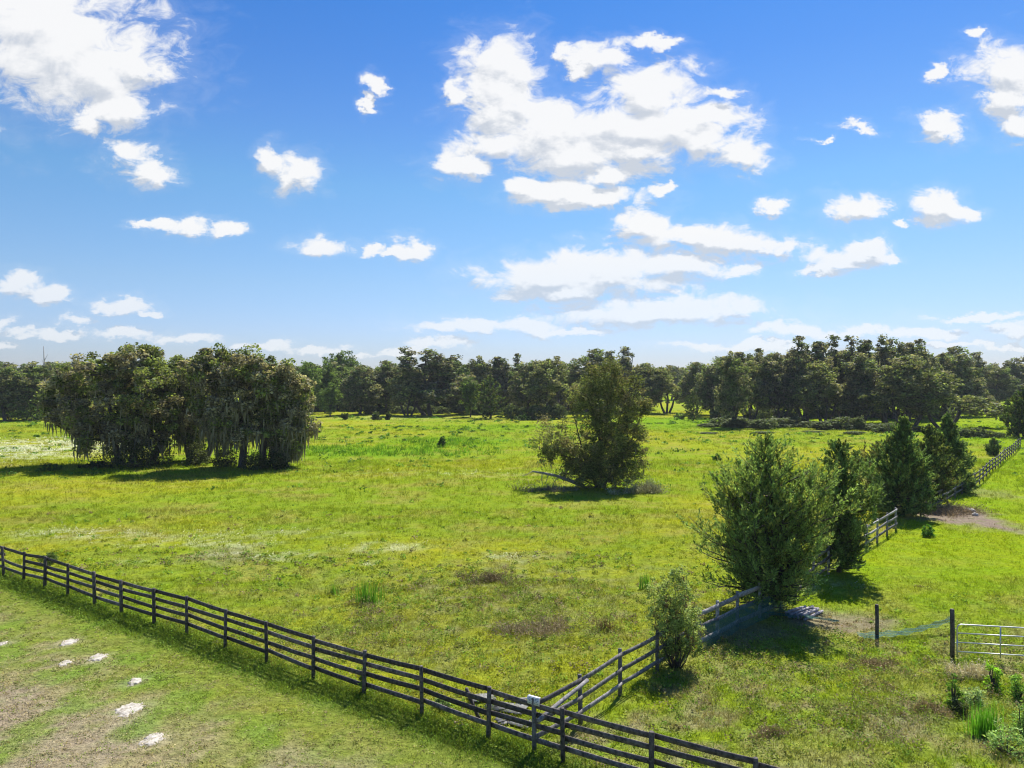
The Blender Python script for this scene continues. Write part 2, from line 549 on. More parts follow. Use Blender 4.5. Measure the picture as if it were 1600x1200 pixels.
def region(x, y):
    """base colour of the plant cover; also weed amount and flower amount"""
    x = np.asarray(x, float); y = np.asarray(y, float)
    n1 = fbm(x, y * 1.4, 0.05, 4); n2 = fbm(x + 40, y * 1.5 + 9, 0.35, 4); n3 = fbm(x - 70, y + 33, 1.6, 3)
    t = (0.15 + 0.65 * np.clip((n1 - 0.40) * 4, 0, 1))[..., None]
    c = LUSH * (1 - t) + YEL * t
    t = np.clip((n2 - 0.5) * 3.0, 0, 0.75)[..., None]
    c = c * (1 - t) + DRY * t
    s = front_side(x, y)

    def lay(c, w, col):
        w = np.clip(w, 0, 1)[..., None]
        return c * (1 - w) + col * w
    near = (s < 0) & ~pad_side(x, y)
    right = (s < 0) & pad_side(x, y)
    # weedy olive and brown patch in the middle foreground of the pasture
    w = blob(x, y, 790, 930, 230, 62, 0.6)
    c = lay(c, near * w * 0.6, OLIVE)
    c = lay(c, near * w * np.clip((n3 - 0.5) * 6, 0, 0.8), BROWN)
    w2 = near * np.clip((66 - y) / 30, 0, 1) * np.clip((n3 - 0.44) * 3, 0, 0.45)
    c = lay(c, w2, OLIVE)
    # right paddock: weedy close by, lush farther off
    w = right * np.clip((33 - y) / 8, 0, 1)
    c = lay(c, w * np.clip((n3 - 0.45) * 4, 0, 0.7), BROWN * 1.15)
    c = lay(c, w * np.clip((n2 - 0.42) * 3, 0, 0.6), OLIVE * 1.25)
    w = right * np.clip((y - 30) / 8, 0, 1)
    c = lay(c, w * 0.55, np.array((0.2, 0.33, 0.008)))
    # mown ground this side of the fence
    m = np.clip(s * 2, 0, 1)
    c = lay(c, m * 0.75, np.array((0.19, 0.225, 0.045)))
    dry = m * np.clip((s - 2.5) / 3.5, 0, 1) * np.clip((fbm(x, y, 0.22, 4) - 0.34) * 5 + (s - 6) * 0.12, 0, 1)
    c = lay(c, dry * 0.85, TAN)
    c = lay(c, m * np.clip((n3 - 0.5) * 5, 0, 0.7) * np.clip((s - 1.5) / 3, 0, 1), TAN * 1.05)
    c = lay(c, m * np.clip((n2 - 0.52) * 6, 0, 0.75) * np.clip((s - 2) / 3, 0, 1), np.array((0.33, 0.27, 0.19)))
    c = lay(c, m * np.clip((fbm(x + 9, y - 4, 0.6, 3) - 0.56) * 8, 0, 0.7), np.array((0.17, 0.27, 0.03)))
    c = lay(c, np.clip(1 - np.abs(s - 0.6) / 1.2, 0, 1) * 0.6, np.array((0.12, 0.2, 0.04)))
    # bare and trodden patches
    for (px, py, rx, ry, k) in ((1475, 803, 62, 24, 0.95), (1300, 968, 80, 18, 0.7), (1180, 985, 60, 12, 0.5), (340, 868, 60, 14, 0.4),
                                (1390, 755, 30, 10, 0.5), (1540, 770, 40, 9, 0.35), (1440, 1120, 60, 20, 0.5), (1370, 740, 30, 14, .6)):
        c = lay(c, blob(x, y, px, py, rx, ry) * k, np.array((0.26, 0.2, 0.17)))
    for (px, py, w_) in SANDS:
        c = lay(c, blob(x, y, px, py, w_ * 0.6, w_ * 0.24, 0.6) * 0.6, np.array((0.42, 0.37, 0.26)))
    # bright strips in the middle distance
    for (px, py, rx, ry) in ((560, 705, 150, 9), (700, 690, 120, 8), (1060, 660, 120, 8), (760, 668, 160, 6)):
        c = lay(c, blob(x, y, px, py, rx, ry) * 0.6, np.array((0.13, 0.28, 0.01)))
    fl = np.zeros_like(x)
    for (px, py, rx, ry, k) in ((60, 700, 140, 18, 0.9), (120, 838, 110, 8, 0.5), (300, 850, 120, 7, 0.45), (430, 868, 90, 6, 0.5), (600, 856, 60, 8, 0.5),
                                (577, 878, 14, 4, 0.9), (380, 835, 160, 6, 0.3), (790, 870, 40, 8, 0.35), (1290, 915, 45, 10, 0.5), (700, 740, 200, 5, 0.18), (640, 652, 120, 3, 0.25),
                                (240, 880, 60, 6, .2), (1240, 880, 40, 8, .4)):
        fl = np.maximum(fl, blob(x, y, px, py, rx, ry, 0.5) * k)
    fl = fl * np.clip((fbm(x, y, 1.1, 3) - 0.38) * 5, 0, 1)
    weed = np.clip(near * np.clip((60 - y) / 30, 0, 1) + right * np.clip((36 - y) / 10, 0, 1), 0, 1)
    return c, weed, fl, s


# ------------------------------------------------------------------ ground sheet
def spaced(lo_hi, fine, grow=1.06):
    lo, a, b, hi = lo_hi
    mid = np.arange(a, b + fine, fine)
    up = [mid[-1]]; st = fine
    while up[-1] < hi:
        st *= grow; up.append(up[-1] + st)
    dn = [a]; st = fine
    while dn[-1] > lo:
        st *= grow; dn.append(dn[-1] - st)
    return np.concatenate([np.array(dn[1:][::-1]), mid, np.array(up[1:])])


def build_ground():
    xs = spaced((-2200, -45, 45, 2200), 0.4)
    ys = spaced((-300, 14, 75, 2600), 0.4, 1.03)
    X, Y = np.meshgrid(xs, ys)
    f = np.clip((400 - np.hypot(X, Y)) / 150, 0, 1)
    Z = hz(X, Y) * f + (fbm(X, Y, 1.2, 3) - 0.5) * 0.12 * np.clip((80 - Y) / 20, 0, 1)
    col, weed, fl, s = region(X, Y)
    fl = fl[..., None] * 0.6
    col = col * (1 - fl) + FLOW * fl
    # grass seen from above between its blades is a little browner
    b = MB()
    n, k = X.shape
    i = np.arange(n - 1)[:, None] * k + np.arange(k - 1)[None]
    b.add(np.stack([X, Y, Z], -1).reshape(-1, 3), quads=np.stack([i, i + 1, i + k + 1, i + k], -1).reshape(-1, 4), col=col.reshape(-1, 3))
    o = b.build('ground', ground_material(), smooth=True)
    tag(o, 'rolling green pasture ground with dry tan patches', 'ground', kind='structure')
    return o


build_ground()


def gz(x, y):
    x = np.asarray(x, float); y = np.asarray(y, float)
    return hz(x, y) + (fbm(x, y, 1.2, 3) - 0.5) * 0.12 * np.clip((80 - y) / 20, 0, 1)


def scatter(d0, d1, per_m2, half=0.80):
    """random points in the wedge of pasture in view"""
    A = half * (d1 * d1 - d0 * d0)
    n = int(A * per_m2)
    y = np.sqrt(rng.random(n) * (d1 * d1 - d0 * d0) + d0 * d0)
    x = (rng.random(n) * 2 - 1) * y * half
    return x, y


def tufts(b, x, y, nb, h, w, spread, col, lean=0.5):
    """nb blades at each point; arrays h and w per point"""
    n = len(x)
    P = np.stack([x, y, gz(x, y) - 0.02], 1)
    P = np.repeat(P, nb, 0)
    hh = np.repeat(h, nb) * (0.55 + 0.6 * rng.random(n * nb)); ww = np.repeat(w, nb)
    sp = np.repeat(spread, nb)
    off = rng.normal(0, 1, (n * nb, 2)) * sp[:, None]
    P[:, :2] += off
    ln = rng.normal(0, 1, (n * nb, 2)) * (hh * lean)[:, None] + off * 0.6
    T = P.copy(); T[:, :2] += ln; T[:, 2] += hh
    a = rng.random(n * nb) * 2 * np.pi
    W = np.stack([np.cos(a), np.sin(a), np.zeros_like(a)], 1) * ww[:, None]
    cc = np.repeat(col, nb, 0) * (0.85 + 0.3 * rng.random((n * nb, 1)))
    b.blades(P, T, W, cc)


def leafy(b, x, y, nb, h, size, spread, col):
    """low leafy weeds: small leaves filling a mound"""
    n = len(x)
    P = np.repeat(np.stack([x, y, gz(x, y)], 1), nb, 0)
    k = n * nb
    sp = np.repeat(spread, nb); hh = np.repeat(h, nb)
    r = rng.random(k) ** 0.5; a = rng.random(k) * 2 * np.pi
    P[:, 0] += np.cos(a) * r * sp; P[:, 1] += np.sin(a) * r * sp
    P[:, 2] += hh * (0.15 + 0.85 * rng.random(k)) * (1 - 0.6 * r * r)
    U = rng.normal(0, 1, (k, 3)); U[:, 2] *= 0.6; U /= np.linalg.norm(U, axis=1)[:, None]
    V = np.cross(U, rng.normal(0, 1, (k, 3))); V /= np.linalg.norm(V, axis=1)[:, None]
    sz = np.repeat(size, nb)[:, None] * (0.6 + 0.8 * rng.random((k, 1)))
    b.rhombi(P, U * sz, V * sz * 0.55, np.repeat(col, nb, 0))


def build_cover():
    g = MB(); wd = MB(); fb = MB()
    for (d0, d1, den, nb) in ((15.5, 24, 34, 7), (24, 36, 20, 7), (36, 56, 8, 7), (56, 90, 2.6, 8), (90, 160, 0.55, 9), (160, 240, 0.16, 9)):
        x, y = scatter(d0, d1, den)
        col, weed, fl, s = region(x, y)
        sc = np.clip(y / 40, 0.75, 4)
        mown = s > 0
        h = np.where(mown, 0.055, 0.13 + 0.12 * fbm(x, y, 0.6, 3)) * np.clip(sc, 1, 2.0)
        h = np.where(np.abs(s - 0.35) < 0.9, 0.24, h)
        w = 0.011 * sc * np.where(mown, 0.9, 1.2)
        bare = blob(x, y, 1475, 803, 62, 24) + blob(x, y, 1300, 968, 80, 18) * 0.6
        keep = rng.random(len(x)) > np.clip(bare, 0, 0.95)
        x, y, h, w, sc, col, mown = x[keep], y[keep], h[keep], w[keep], sc[keep], col[keep], mown[keep]
        col = col * rng.uniform(0.72, 1.3, (len(x), 1))
        tufts(g, x, y, nb, h, w, np.full(len(x), 0.09) * sc, col, 0.55)
    # bed of taller green weeds across the middle of the pasture
    x, y = scatter(95, 130, 0.9)
    k = rng.random(len(x)) < np.maximum(blob(x, y, 600, 707, 150, 9), blob(x, y, 700, 692, 60, 6)) * 0.8
    x, y = x[k], y[k]; n = len(x)
    tufts(g, x, y, 10, rng.uniform(0.3, 0.9, n), np.full(n, 0.05), np.full(n, 0.3), np.array((0.11, 0.24, 0.02)) * rng.uniform(0.6, 1.4, (n, 1)), 0.4)
    # clover, crabgrass and dry litter on the mown ground
    for (d0, d1, den) in ((15.5, 26, 34), (26, 40, 14)):
        x, y = scatter(d0, d1, den)
        col, weed, fl, s = region(x, y)
        k = s > 0
        x, y, col, s = x[k], y[k], col[k], s[k]
        n = len(x); r = rng.random((n, 1)); near_f = (s < 1.4)[:, None]
        tone = np.where(r < 0.45, col * rng.uniform(0.7, 1.5, (n, 1)), np.where(r < 0.75, np.array((0.36, 0.3, 0.18)) * rng.uniform(0.5, 1.35, (n, 1)), np.array((0.2, 0.29, 0.03)) * rng.uniform(0.5, 1.3, (n, 1))))
        tone = np.where(near_f, np.array((0.14, 0.24, 0.03)) * rng.uniform(0.5, 1.4, (n, 1)), tone)
        leafy(wd, x, y, 9, np.where(s < 1.4, 0.2, 0.07), np.full(n, 0.021) * np.clip(y / 22, 1, 2), 0.09 + 0.07 * rng.random(n), tone)
    # unmown strip along the front fence
    n = 6500
    x = rng.uniform(-34, 9, n); so = rng.uniform(-0.5, 1.45, n) ; so = so - 0.3 * fbm(x, x * 0, 0.7, 3) * 0
    y = FENCE0[1] + FS * (x - FENCE0[0]) - so * math.hypot(1, FS)
    ok = rng.random(n) < np.clip(1.5 - so, 0.15, 1) * np.clip(fbm(x, y, 0.9, 3) * 2 - 0.2, 0.2, 1)
    x, y = x[ok], y[ok]; n = len(x)
    leafy(wd, x, y, 14, rng.uniform(0.06, 0.2, n), np.full(n, 0.024) * np.clip(y / 22, 1, 2), rng.uniform(0.08, 0.2, n), np.array((0.16, 0.24, 0.03)) * rng.uniform(0.6, 1.5, (n, 1)))
    tufts(g, x, y, 9, rng.uniform(0.08, 0.22, n), np.full(n, 0.011), np.full(n, 0.1), np.array((0.17, 0.26, 0.03)) * rng.uniform(0.6, 1.4, (n, 1)), 0.5)
    # leafy weeds in the rough parts
    for (d0, d1, den, nb) in ((15.5, 28, 13, 16), (28, 42, 6.5, 16), (42, 64, 1.6, 14)):
        x, y = scatter(d0, d1, den)
        col, weed, fl, s = region(x, y)
        k = (rng.random(len(x)) < weed * np.clip((fbm(x, y, 0.5, 3) - 0.3) * 3, 0.1, 1)) & (s < 0.2)
        x, y, col = x[k], y[k], col[k]
        n = len(x)
        r = rng.random(n)
        tone = np.where(r[:, None] < 0.5, col * 0.95, np.where(r[:, None] < 0.85, np.array((0.18, 0.3, 0.04)), np.array((0.26, 0.21, 0.13))))
        sz = 0.028 + 0.02 * rng.random(n)
        leafy(wd, x, y, nb, 0.12 + 0.22 * rng.random(n) ** 2, sz * np.clip(y / 28, 1, 2), 0.12 + 0.14 * rng.random(n), tone)
    # taller dark weed mounds on the rough patches
    for (px, py, rx, ry, m_) in ((790, 935, 230, 60, 520), (1330, 1090, 260, 90, 420), (560, 985, 160, 40, 260)):
        cx, cy = G(px, py)
        wx, wy = rx / FPX * cy, abs(D(py - ry) - D(py + ry)) / 2
        x = cx + rng.normal(0, 0.55, m_) * wx; y = cy + rng.normal(0, 0.55, m_) * wy
        k = (front_side(x, y) < -0.5) & (y > 14) & (rng.random(m_) < np.clip((fbm(x, y, 0.7, 3) - 0.36) * 5, 0, 1)) & (pad_side(x, y) == (px > 1000))
        x, y = x[k], y[k]; n = len(x)
        r = rng.random((n, 1))
        tone = np.where(r < 0.5, np.array((0.2, 0.26, 0.045)), np.where(r < 0.8, np.array((0.22, 0.3, 0.05)), np.array((0.25, 0.2, 0.13))))
        leafy(wd, x, y, 60, rng.uniform(0.15, 0.5, n), np.full(n, 0.03) * np.clip(y / 28, 1, 2), rng.uniform(0.15, 0.42, n), tone)
    # darker weeds dotted through the far pasture
    x, y = scatter(64, 200, 0.05)
    k = rng.random(len(x)) < np.clip((fbm(x, y * 2, 0.06, 4) - 0.46) * 7, 0.04, 1)
    x, y = x[k], y[k]
    n = len(x)
    leafy(wd, x, y, 14, 0.25 + 0.5 * rng.random(n) ** 3, np.clip(y / 500, .14, .4), 0.35 + 0.6 * rng.random(n), np.tile(np.array((0.10, 0.2, 0.025)), (n, 1)) * (0.7 + 0.8 * rng.random((n, 1))))
    tag(g.build('meadow_grass', M['grass']), 'short yellow green grass covering the pasture', 'grass', kind='stuff')
    tag(wd.build('low_weeds', M['leaf']), 'leafy olive and brown weeds through the near pasture', 'weeds', kind='stuff')
    # white flowers
    for (d0, d1, den) in ((20, 36, 14), (36, 60, 9), (60, 140, 2.5)):
        x, y = scatter(d0, d1, den)
        col, weed, fl, s = region(x, y)
        k = (rng.random(len(x)) < fl * 0.8) & (s < 0)
        x, y = x[k], y[k]; n = len(x)
        leafy(fb, x, y, 6, 0.3 + 0.1 * rng.random(n), 0.022 * np.clip(y / 28, 1, 4), np.full(n, 0.16), np.tile(np.array((0.72, 0.72, 0.66)), (n, 1)))
    tag(fb.build('white_wildflowers', M['leaf']), 'drifts of tiny white flowers in the pasture', 'flowers', kind='stuff')


build_cover()


# ------------------------------------------------------------------ trees
def unit(n):
    v = rng.normal(0, 1, (n, 3))
    return v / np.linalg.norm(v, axis=1)[:, None]


def leaf_clumps(b, cen, rad, per, size, cols, flat=0.75, aspect=0.55, shell=0.45):
    """rhombic leaves through each clump, denser towards its skin"""
    n = len(cen)
    k = n * per
    d = unit(k)
    r = (shell + (1 - shell) * rng.random(k) ** 0.6) * np.repeat(rad, per) * (0.75 + 0.5 * rng.random(k))
    P = np.repeat(cen, per, 0) + d * r[:, None] * np.array((1, 1, flat))
    U = unit(k); U[:, 2] *= 0.55
    W = np.cross(U, unit(k)); W /= np.linalg.norm(W, axis=1)[:, None] + 1e-9
    s = size * (0.55 + 0.9 * rng.random((k, 1)))
    b.rhombi(P, U * s, W * s * aspect, np.repeat(cols, per, 0))


def limb(b, p0, p1, r0, r1, sag=0.15, n=6, seg=5, col=(1, 1, 1)):
    p0, p1 = np.asarray(p0, float), np.asarray(p1, float)
    L_ = np.linalg.norm(p1 - p0)
    t = np.linspace(0, 1, seg + 1)[:, None]
    c = (p0 + p1) / 2 + np.array((0, 0, sag * L_)) + rng.normal(0, 0.06 * L_, 3)
    P = (1 - t) ** 2 * p0 + 2 * t * (1 - t) * c + t * t * p1
    P[1:-1] += rng.normal(0, 0.02 * L_, (seg - 1, 3))
    b.tube(P, np.linspace(r0, r1, seg + 1), n, col)
    return P


def crown_tree(name, lobes, trunks, nclump, per, leaf, base, rc=(0.7, 1.5), moss=0, moss_len=(0.8, 2.2), moss_w=0.09, moss_col=(0.22, 0.21, 0.155),
               trunk_r=0.4, mat='leaf', flat=0.7, parent=None, var=0.25, bark='bark', inner=0.35, second=None, aspect=0.55):
    """lobes: (x,y,z,rx,ry,rz); trunks: list of (x,y,lean_x,lean_y,fork_z)"""
    lob = np.array(lobes, float)
    wgt = (lob[:, 3] * lob[:, 5]) ** 1.0
    wgt /= wgt.sum()
    idx = rng.choice(len(lob), nclump, p=wgt)
    d = unit(nclump)
    r = inner + (1 - inner) * rng.random(nclump) ** 0.55
    cen = lob[idx, :3] + d * r[:, None] * lob[idx, 3:6]
    keep = cen[:, 2] > 0.15
    cen = cen[keep]
    n = len(cen)
    rad = rng.uniform(rc[0], rc[1], n)
    cols = np.tile(np.array(base), (n, 1)) * (1 + var * rng.normal(0, 1, (n, 1))).clip(0.45, 1.7)
    if second is not None:
        m = rng.random(n) < second[1]
        cols[m] = np.array(second[0]) * (1 + var * rng.normal(0, 1, (m.sum(), 1))).clip(0.5, 1.6)
    cb = MB()
    leaf_clumps(cb, cen, rad, per, leaf, cols, flat, aspect)
    cb.build('crown', M[mat], parent)
    tb = MB()
    starts = []
    for (tx, ty, lx, ly, fz) in trunks:
        base_p = np.array((tx, ty, -0.15)); fork = np.array((tx + lx, ty + ly, fz))
        mid = (base_p + fork) / 2 + rng.normal(0, 0.12, 3)
        tb.tube(np.array([base_p, base_p + (0, 0, 0.35), mid, fork]), [trunk_r * 1.7, trunk_r * 1.15, trunk_r * 0.95, trunk_r * 0.75], 9, (1, 1, 1))
        starts.append(fork)
    starts = np.array(starts)
    # main limbs towards the lobes, lesser limbs from them to the clumps
    pts = [starts + 0]
    for l in lob:
        if l[3] < 0.6:
            continue
        s = starts[np.argmin(np.linalg.norm(starts - l[:3], axis=1))]
        P = limb(tb, s - (0, 0, 0.2), l[:3], trunk_r * 0.6, trunk_r * 0.18, 0.05, 7)
        pts.append(P[1:])
    pts = np.vstack(pts)
    for c_ in cen[:: max(1, n // 70)]:
        q = pts[np.argmin(np.linalg.norm(pts - c_, axis=1))]
        limb(tb, q, c_, trunk_r * 0.16, 0.03, 0.05, 4, 3)
    tb.build('trunk', M[bark], parent, smooth=True)
    if moss:
        mb = MB()
        j = rng.integers(0, n, moss)
        P = cen[j] + unit(moss) * (rad[j] * 0.9)[:, None] * np.array((1, 1, flat))
        Lm = rng.uniform(moss_len[0], moss_len[1], moss)
        Lm = Lm * np.clip(1.25 - P[:, 2] / (cen[:, 2].max() * 0.75), 0.3, 1)
        Lm = np.minimum(Lm, np.maximum(P[:, 2] - 0.4, 0.2))
        T = P - np.stack([rng.normal(0, 0.12, moss) * Lm, rng.normal(0, 0.12, moss) * Lm, Lm], 1)
        a = rng.random(moss) * 2 * np.pi
        W = np.stack([np.cos(a), np.sin(a), np.zeros(moss)], 1) * (moss_w * (0.6 + 0.8 * rng.random((moss, 1))))
        cm = np.tile(np.array(moss_col), (moss, 1)) * (0.8 + 0.5 * rng.random((moss, 1)))
        # widest a third of the way down, tapering to a ragged point
        V = np.stack([P, P * 0.65 + T * 0.35 + W, T, P * 0.65 + T * 0.35 - W], 1).reshape(-1, 3)
        mb.add(V, quads=np.arange(4 * moss).reshape(moss, 4), col=np.repeat(cm, 4, 0))
        mb.build('hanging_moss', M['moss'], parent)['kind'] = 'stuff'


def px_lobes(bx, by, lst, depth=0.9):
    """lobes measured in the photograph, turned into metres about the foot of the tree"""
    d = D(by); k = d / FPX
    out = []
    for t in lst:
        px, py, rx, ry = t[:4]
        dy = t[4] if len(t) > 4 else rng.uniform(-0.3, 0.3) * rx * k
        out.append(((px - bx) * k, dy, CAMZ - (py - HOR) * k, rx * k, depth * (rx + ry) / 2 * k, ry * k))
    return out


def cedar_tree(parent, H, Wd, nb=120, leaf=0.09, per=26, col=(0.155, 0.235, 0.08), leaders=4, prof=None, asp=0.32, lean=0.0, spr=9, sk=0.0, tr=0.14, mat='cedar'):
    """red cedar: upswept boughs set with feathery sprays, several spired leaders"""
    tb, cb = MB(), MB()
    prof = prof or [(0, 0.62), (0.12, 0.85), (0.3, 1.0), (0.5, 0.82), (0.7, 0.5), (0.85, 0.26), (1.0, 0.04)]
    pz = np.array([p[0] for p in prof]); pr = np.array([p[1] for p in prof])
    axes = [(np.array((0.0, 0.0, -0.1)), np.array((lean, 0, H)))]
    for i in range(leaders):
        a = rng.random() * 6.28; fr_ = rng.uniform(0.25, 0.62); rr = Wd * 0.5 * fr_
        top = H * (1.0 - 0.38 * fr_) * rng.uniform(0.84, 1.0)
        axes.append((np.array((math.cos(a) * rr * 0.15, math.sin(a) * rr * 0.15, H * rng.uniform(0.02, 0.15))), np.array((math.cos(a) * rr, math.sin(a) * rr, top))))
    SP, SD, SL = [], [], []
    for ai, (a0, a1) in enumerate(axes):
        P = limb(tb, a0, a1, tr if ai == 0 else tr * 0.6, 0.02, 0.0 if ai == 0 else -0.08, 7, 8)
        m = nb if ai == 0 else int(nb * 0.32)
        for j in range(m):
            t = (j + rng.random()) / m
            f = 0.03 + 0.95 * t ** (1.15)
            x = f * (len(P) - 1); i0 = min(int(x), len(P) - 2)
            o = P[i0] * (1 - (x - i0)) + P[i0 + 1] * (x - i0)
            zf = max(o[2], 0) / H
            rad = np.interp(zf, pz, pr) * Wd / 2 * rng.uniform(0.7, 1.1)
            if ai:
                rad *= 0.42
            an = j * 2.39996 + rng.normal(0, 0.3)
            up = rng.uniform(0.25, 0.75) * rad * min(1.0, 0.12 + zf / 0.3) + 0.1
            e = o + np.array((math.cos(an) * rad + sk * rad, math.sin(an) * rad, up))
            e[2] = min(e[2], H * 1.0)
            Q = limb(tb, o, e, 0.018 + 0.012 * rad, 0.008, -0.12, 4, 4)
            bl = np.linalg.norm(e - o)
            ns = max(3, int(spr * (0.4 + bl / (Wd / 2))))
            tt = 0.25 + 0.78 * rng.random(ns)
            xx = np.clip(tt, 0, 0.999) * (len(Q) - 1); ii = xx.astype(int)
            pos = Q[ii] * (1 - (xx - ii))[:, None] + Q[ii + 1] * (xx - ii)[:, None]
            dr = (e - o) / (bl + 1e-6)
            dd = dr * 0.6 + np.array((0, 0, 0.75)) + rng.normal(0, 0.38, (ns, 3))
            dd /= np.linalg.norm(dd, axis=1)[:, None]
            SP.append(pos); SD.append(dd); SL.append(rng.uniform(0.4, 1.0, ns) * min(0.95, 0.25 + bl * 0.35))
        # the spire itself
        k = 22
        tt = np.linspace(0.35, 1.0, k)
        SP.append(P[-1] * tt[:, None] + P[-3] * (1 - tt)[:, None]); SD.append(np.tile((0, 0, 1.0), (k, 1)) + rng.normal(0, 0.22, (k, 3))); SL.append(np.linspace(0.5, 0.28, k))
    SP, SD, SL = np.vstack(SP), np.vstack(SD), np.concatenate(SL)
    n = len(SP)
    k = n * per
    t = rng.random(k)
    ax = np.repeat(SD, per, 0); ln = np.repeat(SL, per)
    sd_ = unit(k)
    P = np.repeat(SP, per, 0) + ax * (t * ln)[:, None] + sd_ * (ln * 0.24 * (1.05 - t))[:, None]
    U = ax + sd_ * 0.75
    U /= np.linalg.norm(U, axis=1)[:, None]
    W = np.cross(U, unit(k)); W /= np.linalg.norm(W, axis=1)[:, None] + 1e-9
    s = leaf * (0.6 + 0.8 * rng.random((k, 1)))
    cc = np.tile(np.array(col), (n, 1)) * (0.55 + 0.95 * rng.random((n, 1)))
    cc[rng.random(n) < 0.12] *= np.array((1.5, 1.15, 1.0))
    keep = P[:, 2] > 0.02
    b_c = np.repeat(cc, per, 0)
    cb.rhombi(P[keep], (U * s)[keep], (W * s * asp)[keep], b_c[keep])
    cb.build('crown', M[mat], parent)
    tb.build('trunk', M['bark'], parent, smooth=True)


OAKC = (0.19, 0.235, 0.075); OAK2 = (0.31, 0.29, 0.2); GREEN = (0.075, 0.13, 0.028); BRIGHT = (0.15, 0.24, 0.04)

# ---- the group of mossy live oaks on the left
KIND = 'live oaks standing as a group in the left of the pasture'
for (bx, by, lob, tk, nc, ms, lab) in (
    (205, 727, [(100, 615, 34, 38), (150, 585, 58, 38), (212, 572, 46, 38), (165, 640, 70, 45), (232, 615, 50, 55), (112, 650, 34, 26), (225, 660, 48, 34), (128, 688, 10, 26), (226, 556, 22, 22), (165, 672, 46, 22), (230, 680, 40, 24), (95, 640, 24, 20)],
     [(-1.6, 0.5, -0.8, 0, 3.2), (0.3, -0.3, 0.3, 0.2, 3.4), (2.2, 0.3, 1.2, 0.3, 3.0)], 480, 900,
     'broad dark green live oak at the left end of the mossy oak group'),
    (300, 720, [(262, 596, 30, 34), (268, 638, 30, 36), (285, 590, 36, 32), (305, 625, 42, 42), (265, 640, 26, 40), (315, 665, 34, 24), (300, 685, 26, 18)],
     [(-0.3, 0, -0.5, 0, 3.0), (1.6, 0.2, 1.0, 0.2, 3.2)], 330, 700,
     'mossy live oak with leaning stems in the middle of the left oak group'),
    (378, 730, [(340, 576, 52, 32), (395, 575, 45, 30), (360, 620, 60, 42), (420, 620, 42, 45), (380, 660, 60, 30), (430, 585, 32, 30), (345, 672, 30, 20)],
     [(0, 0, 0.2, 0, 4.6), (2.3, 0.4, 0.5, 0.1, 4.6)], 430, 2200,
     'tall live oak on two thick dark trunks, curtains of grey moss hanging from it'),
    (452, 728, [(452, 612, 34, 36), (462, 655, 30, 42), (445, 688, 28, 26), (425, 640, 28, 28)],
     [(-0.6, 0, 0.2, 0, 2.8)], 250, 1300,
     'rounded grey green live oak at the right end of the left oak group')):
    x, y = G(bx, by)
    t = empty('oak_tree', (x, y, float(hz(x, y))), 0, lab, 'tree', KIND)
    crown_tree('oak', px_lobes(bx, by, lob, 1.05), tk, nc, 110, 0.185, OAKC, (0.45, 1.05), ms * 2, (0.3, 2.9), 0.11, parent=t, trunk_r=0.42, second=(OAK2, 0.5), var=0.3)

# dark brush about the feet of the oaks
def shrub_mesh(parent, w, h, nclump, per, leaf, col, mat='leaf', var=0.25, dp=0.9, rcs=(0.12, 0.24), second=None):
    cb, sb = MB(), MB()
    d = unit(nclump)
    d[:, 2] = np.abs(d[:, 2])
    r = 0.35 + 0.65 * rng.random(nclump) ** 0.6
    cen = d * r[:, None] * np.array((w / 2, w / 2 * dp, h * 0.85)) + (0, 0, 0.08 * h)
    rad = rng.uniform(*rcs, nclump) * min(w, h * 1.3)
    cols = np.tile(np.array(col), (nclump, 1)) * (1 + var * rng.normal(0, 1, (nclump, 1))).clip(0.5, 1.6)
    if second is not None:
        m = rng.random(nclump) < second[1]
        cols[m] = np.array(second[0])
    leaf_clumps(cb, cen, rad, per, leaf, cols, 0.85)
    cb.build('foliage', M[mat], parent)
    for c_ in cen[::max(1, nclump // 12)]:
        limb(sb, (c_[0] * 0.1, c_[1] * 0.1, -0.05), c_, 0.02 + 0.012 * h, 0.006, 0.0, 4, 3)
    sb.build('stem', M['bark'], parent)


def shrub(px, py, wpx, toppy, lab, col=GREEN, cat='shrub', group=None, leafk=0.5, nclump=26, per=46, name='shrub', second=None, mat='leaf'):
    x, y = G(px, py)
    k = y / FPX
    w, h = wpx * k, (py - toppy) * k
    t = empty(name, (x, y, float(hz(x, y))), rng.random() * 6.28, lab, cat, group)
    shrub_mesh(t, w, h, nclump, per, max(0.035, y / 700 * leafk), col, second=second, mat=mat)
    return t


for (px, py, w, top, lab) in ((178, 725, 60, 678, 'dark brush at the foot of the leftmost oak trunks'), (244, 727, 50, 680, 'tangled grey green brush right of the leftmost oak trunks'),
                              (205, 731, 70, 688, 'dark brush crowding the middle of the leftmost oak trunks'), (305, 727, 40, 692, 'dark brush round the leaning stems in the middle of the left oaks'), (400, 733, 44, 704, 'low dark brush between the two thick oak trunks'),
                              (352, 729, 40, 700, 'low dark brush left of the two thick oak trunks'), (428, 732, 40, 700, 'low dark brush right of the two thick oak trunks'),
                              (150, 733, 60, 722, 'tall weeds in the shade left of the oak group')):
    shrub(px, py, w, top, lab, (0.08, 0.1, 0.035), group='brush under the left oaks', leafk=1.0, nclump=44)

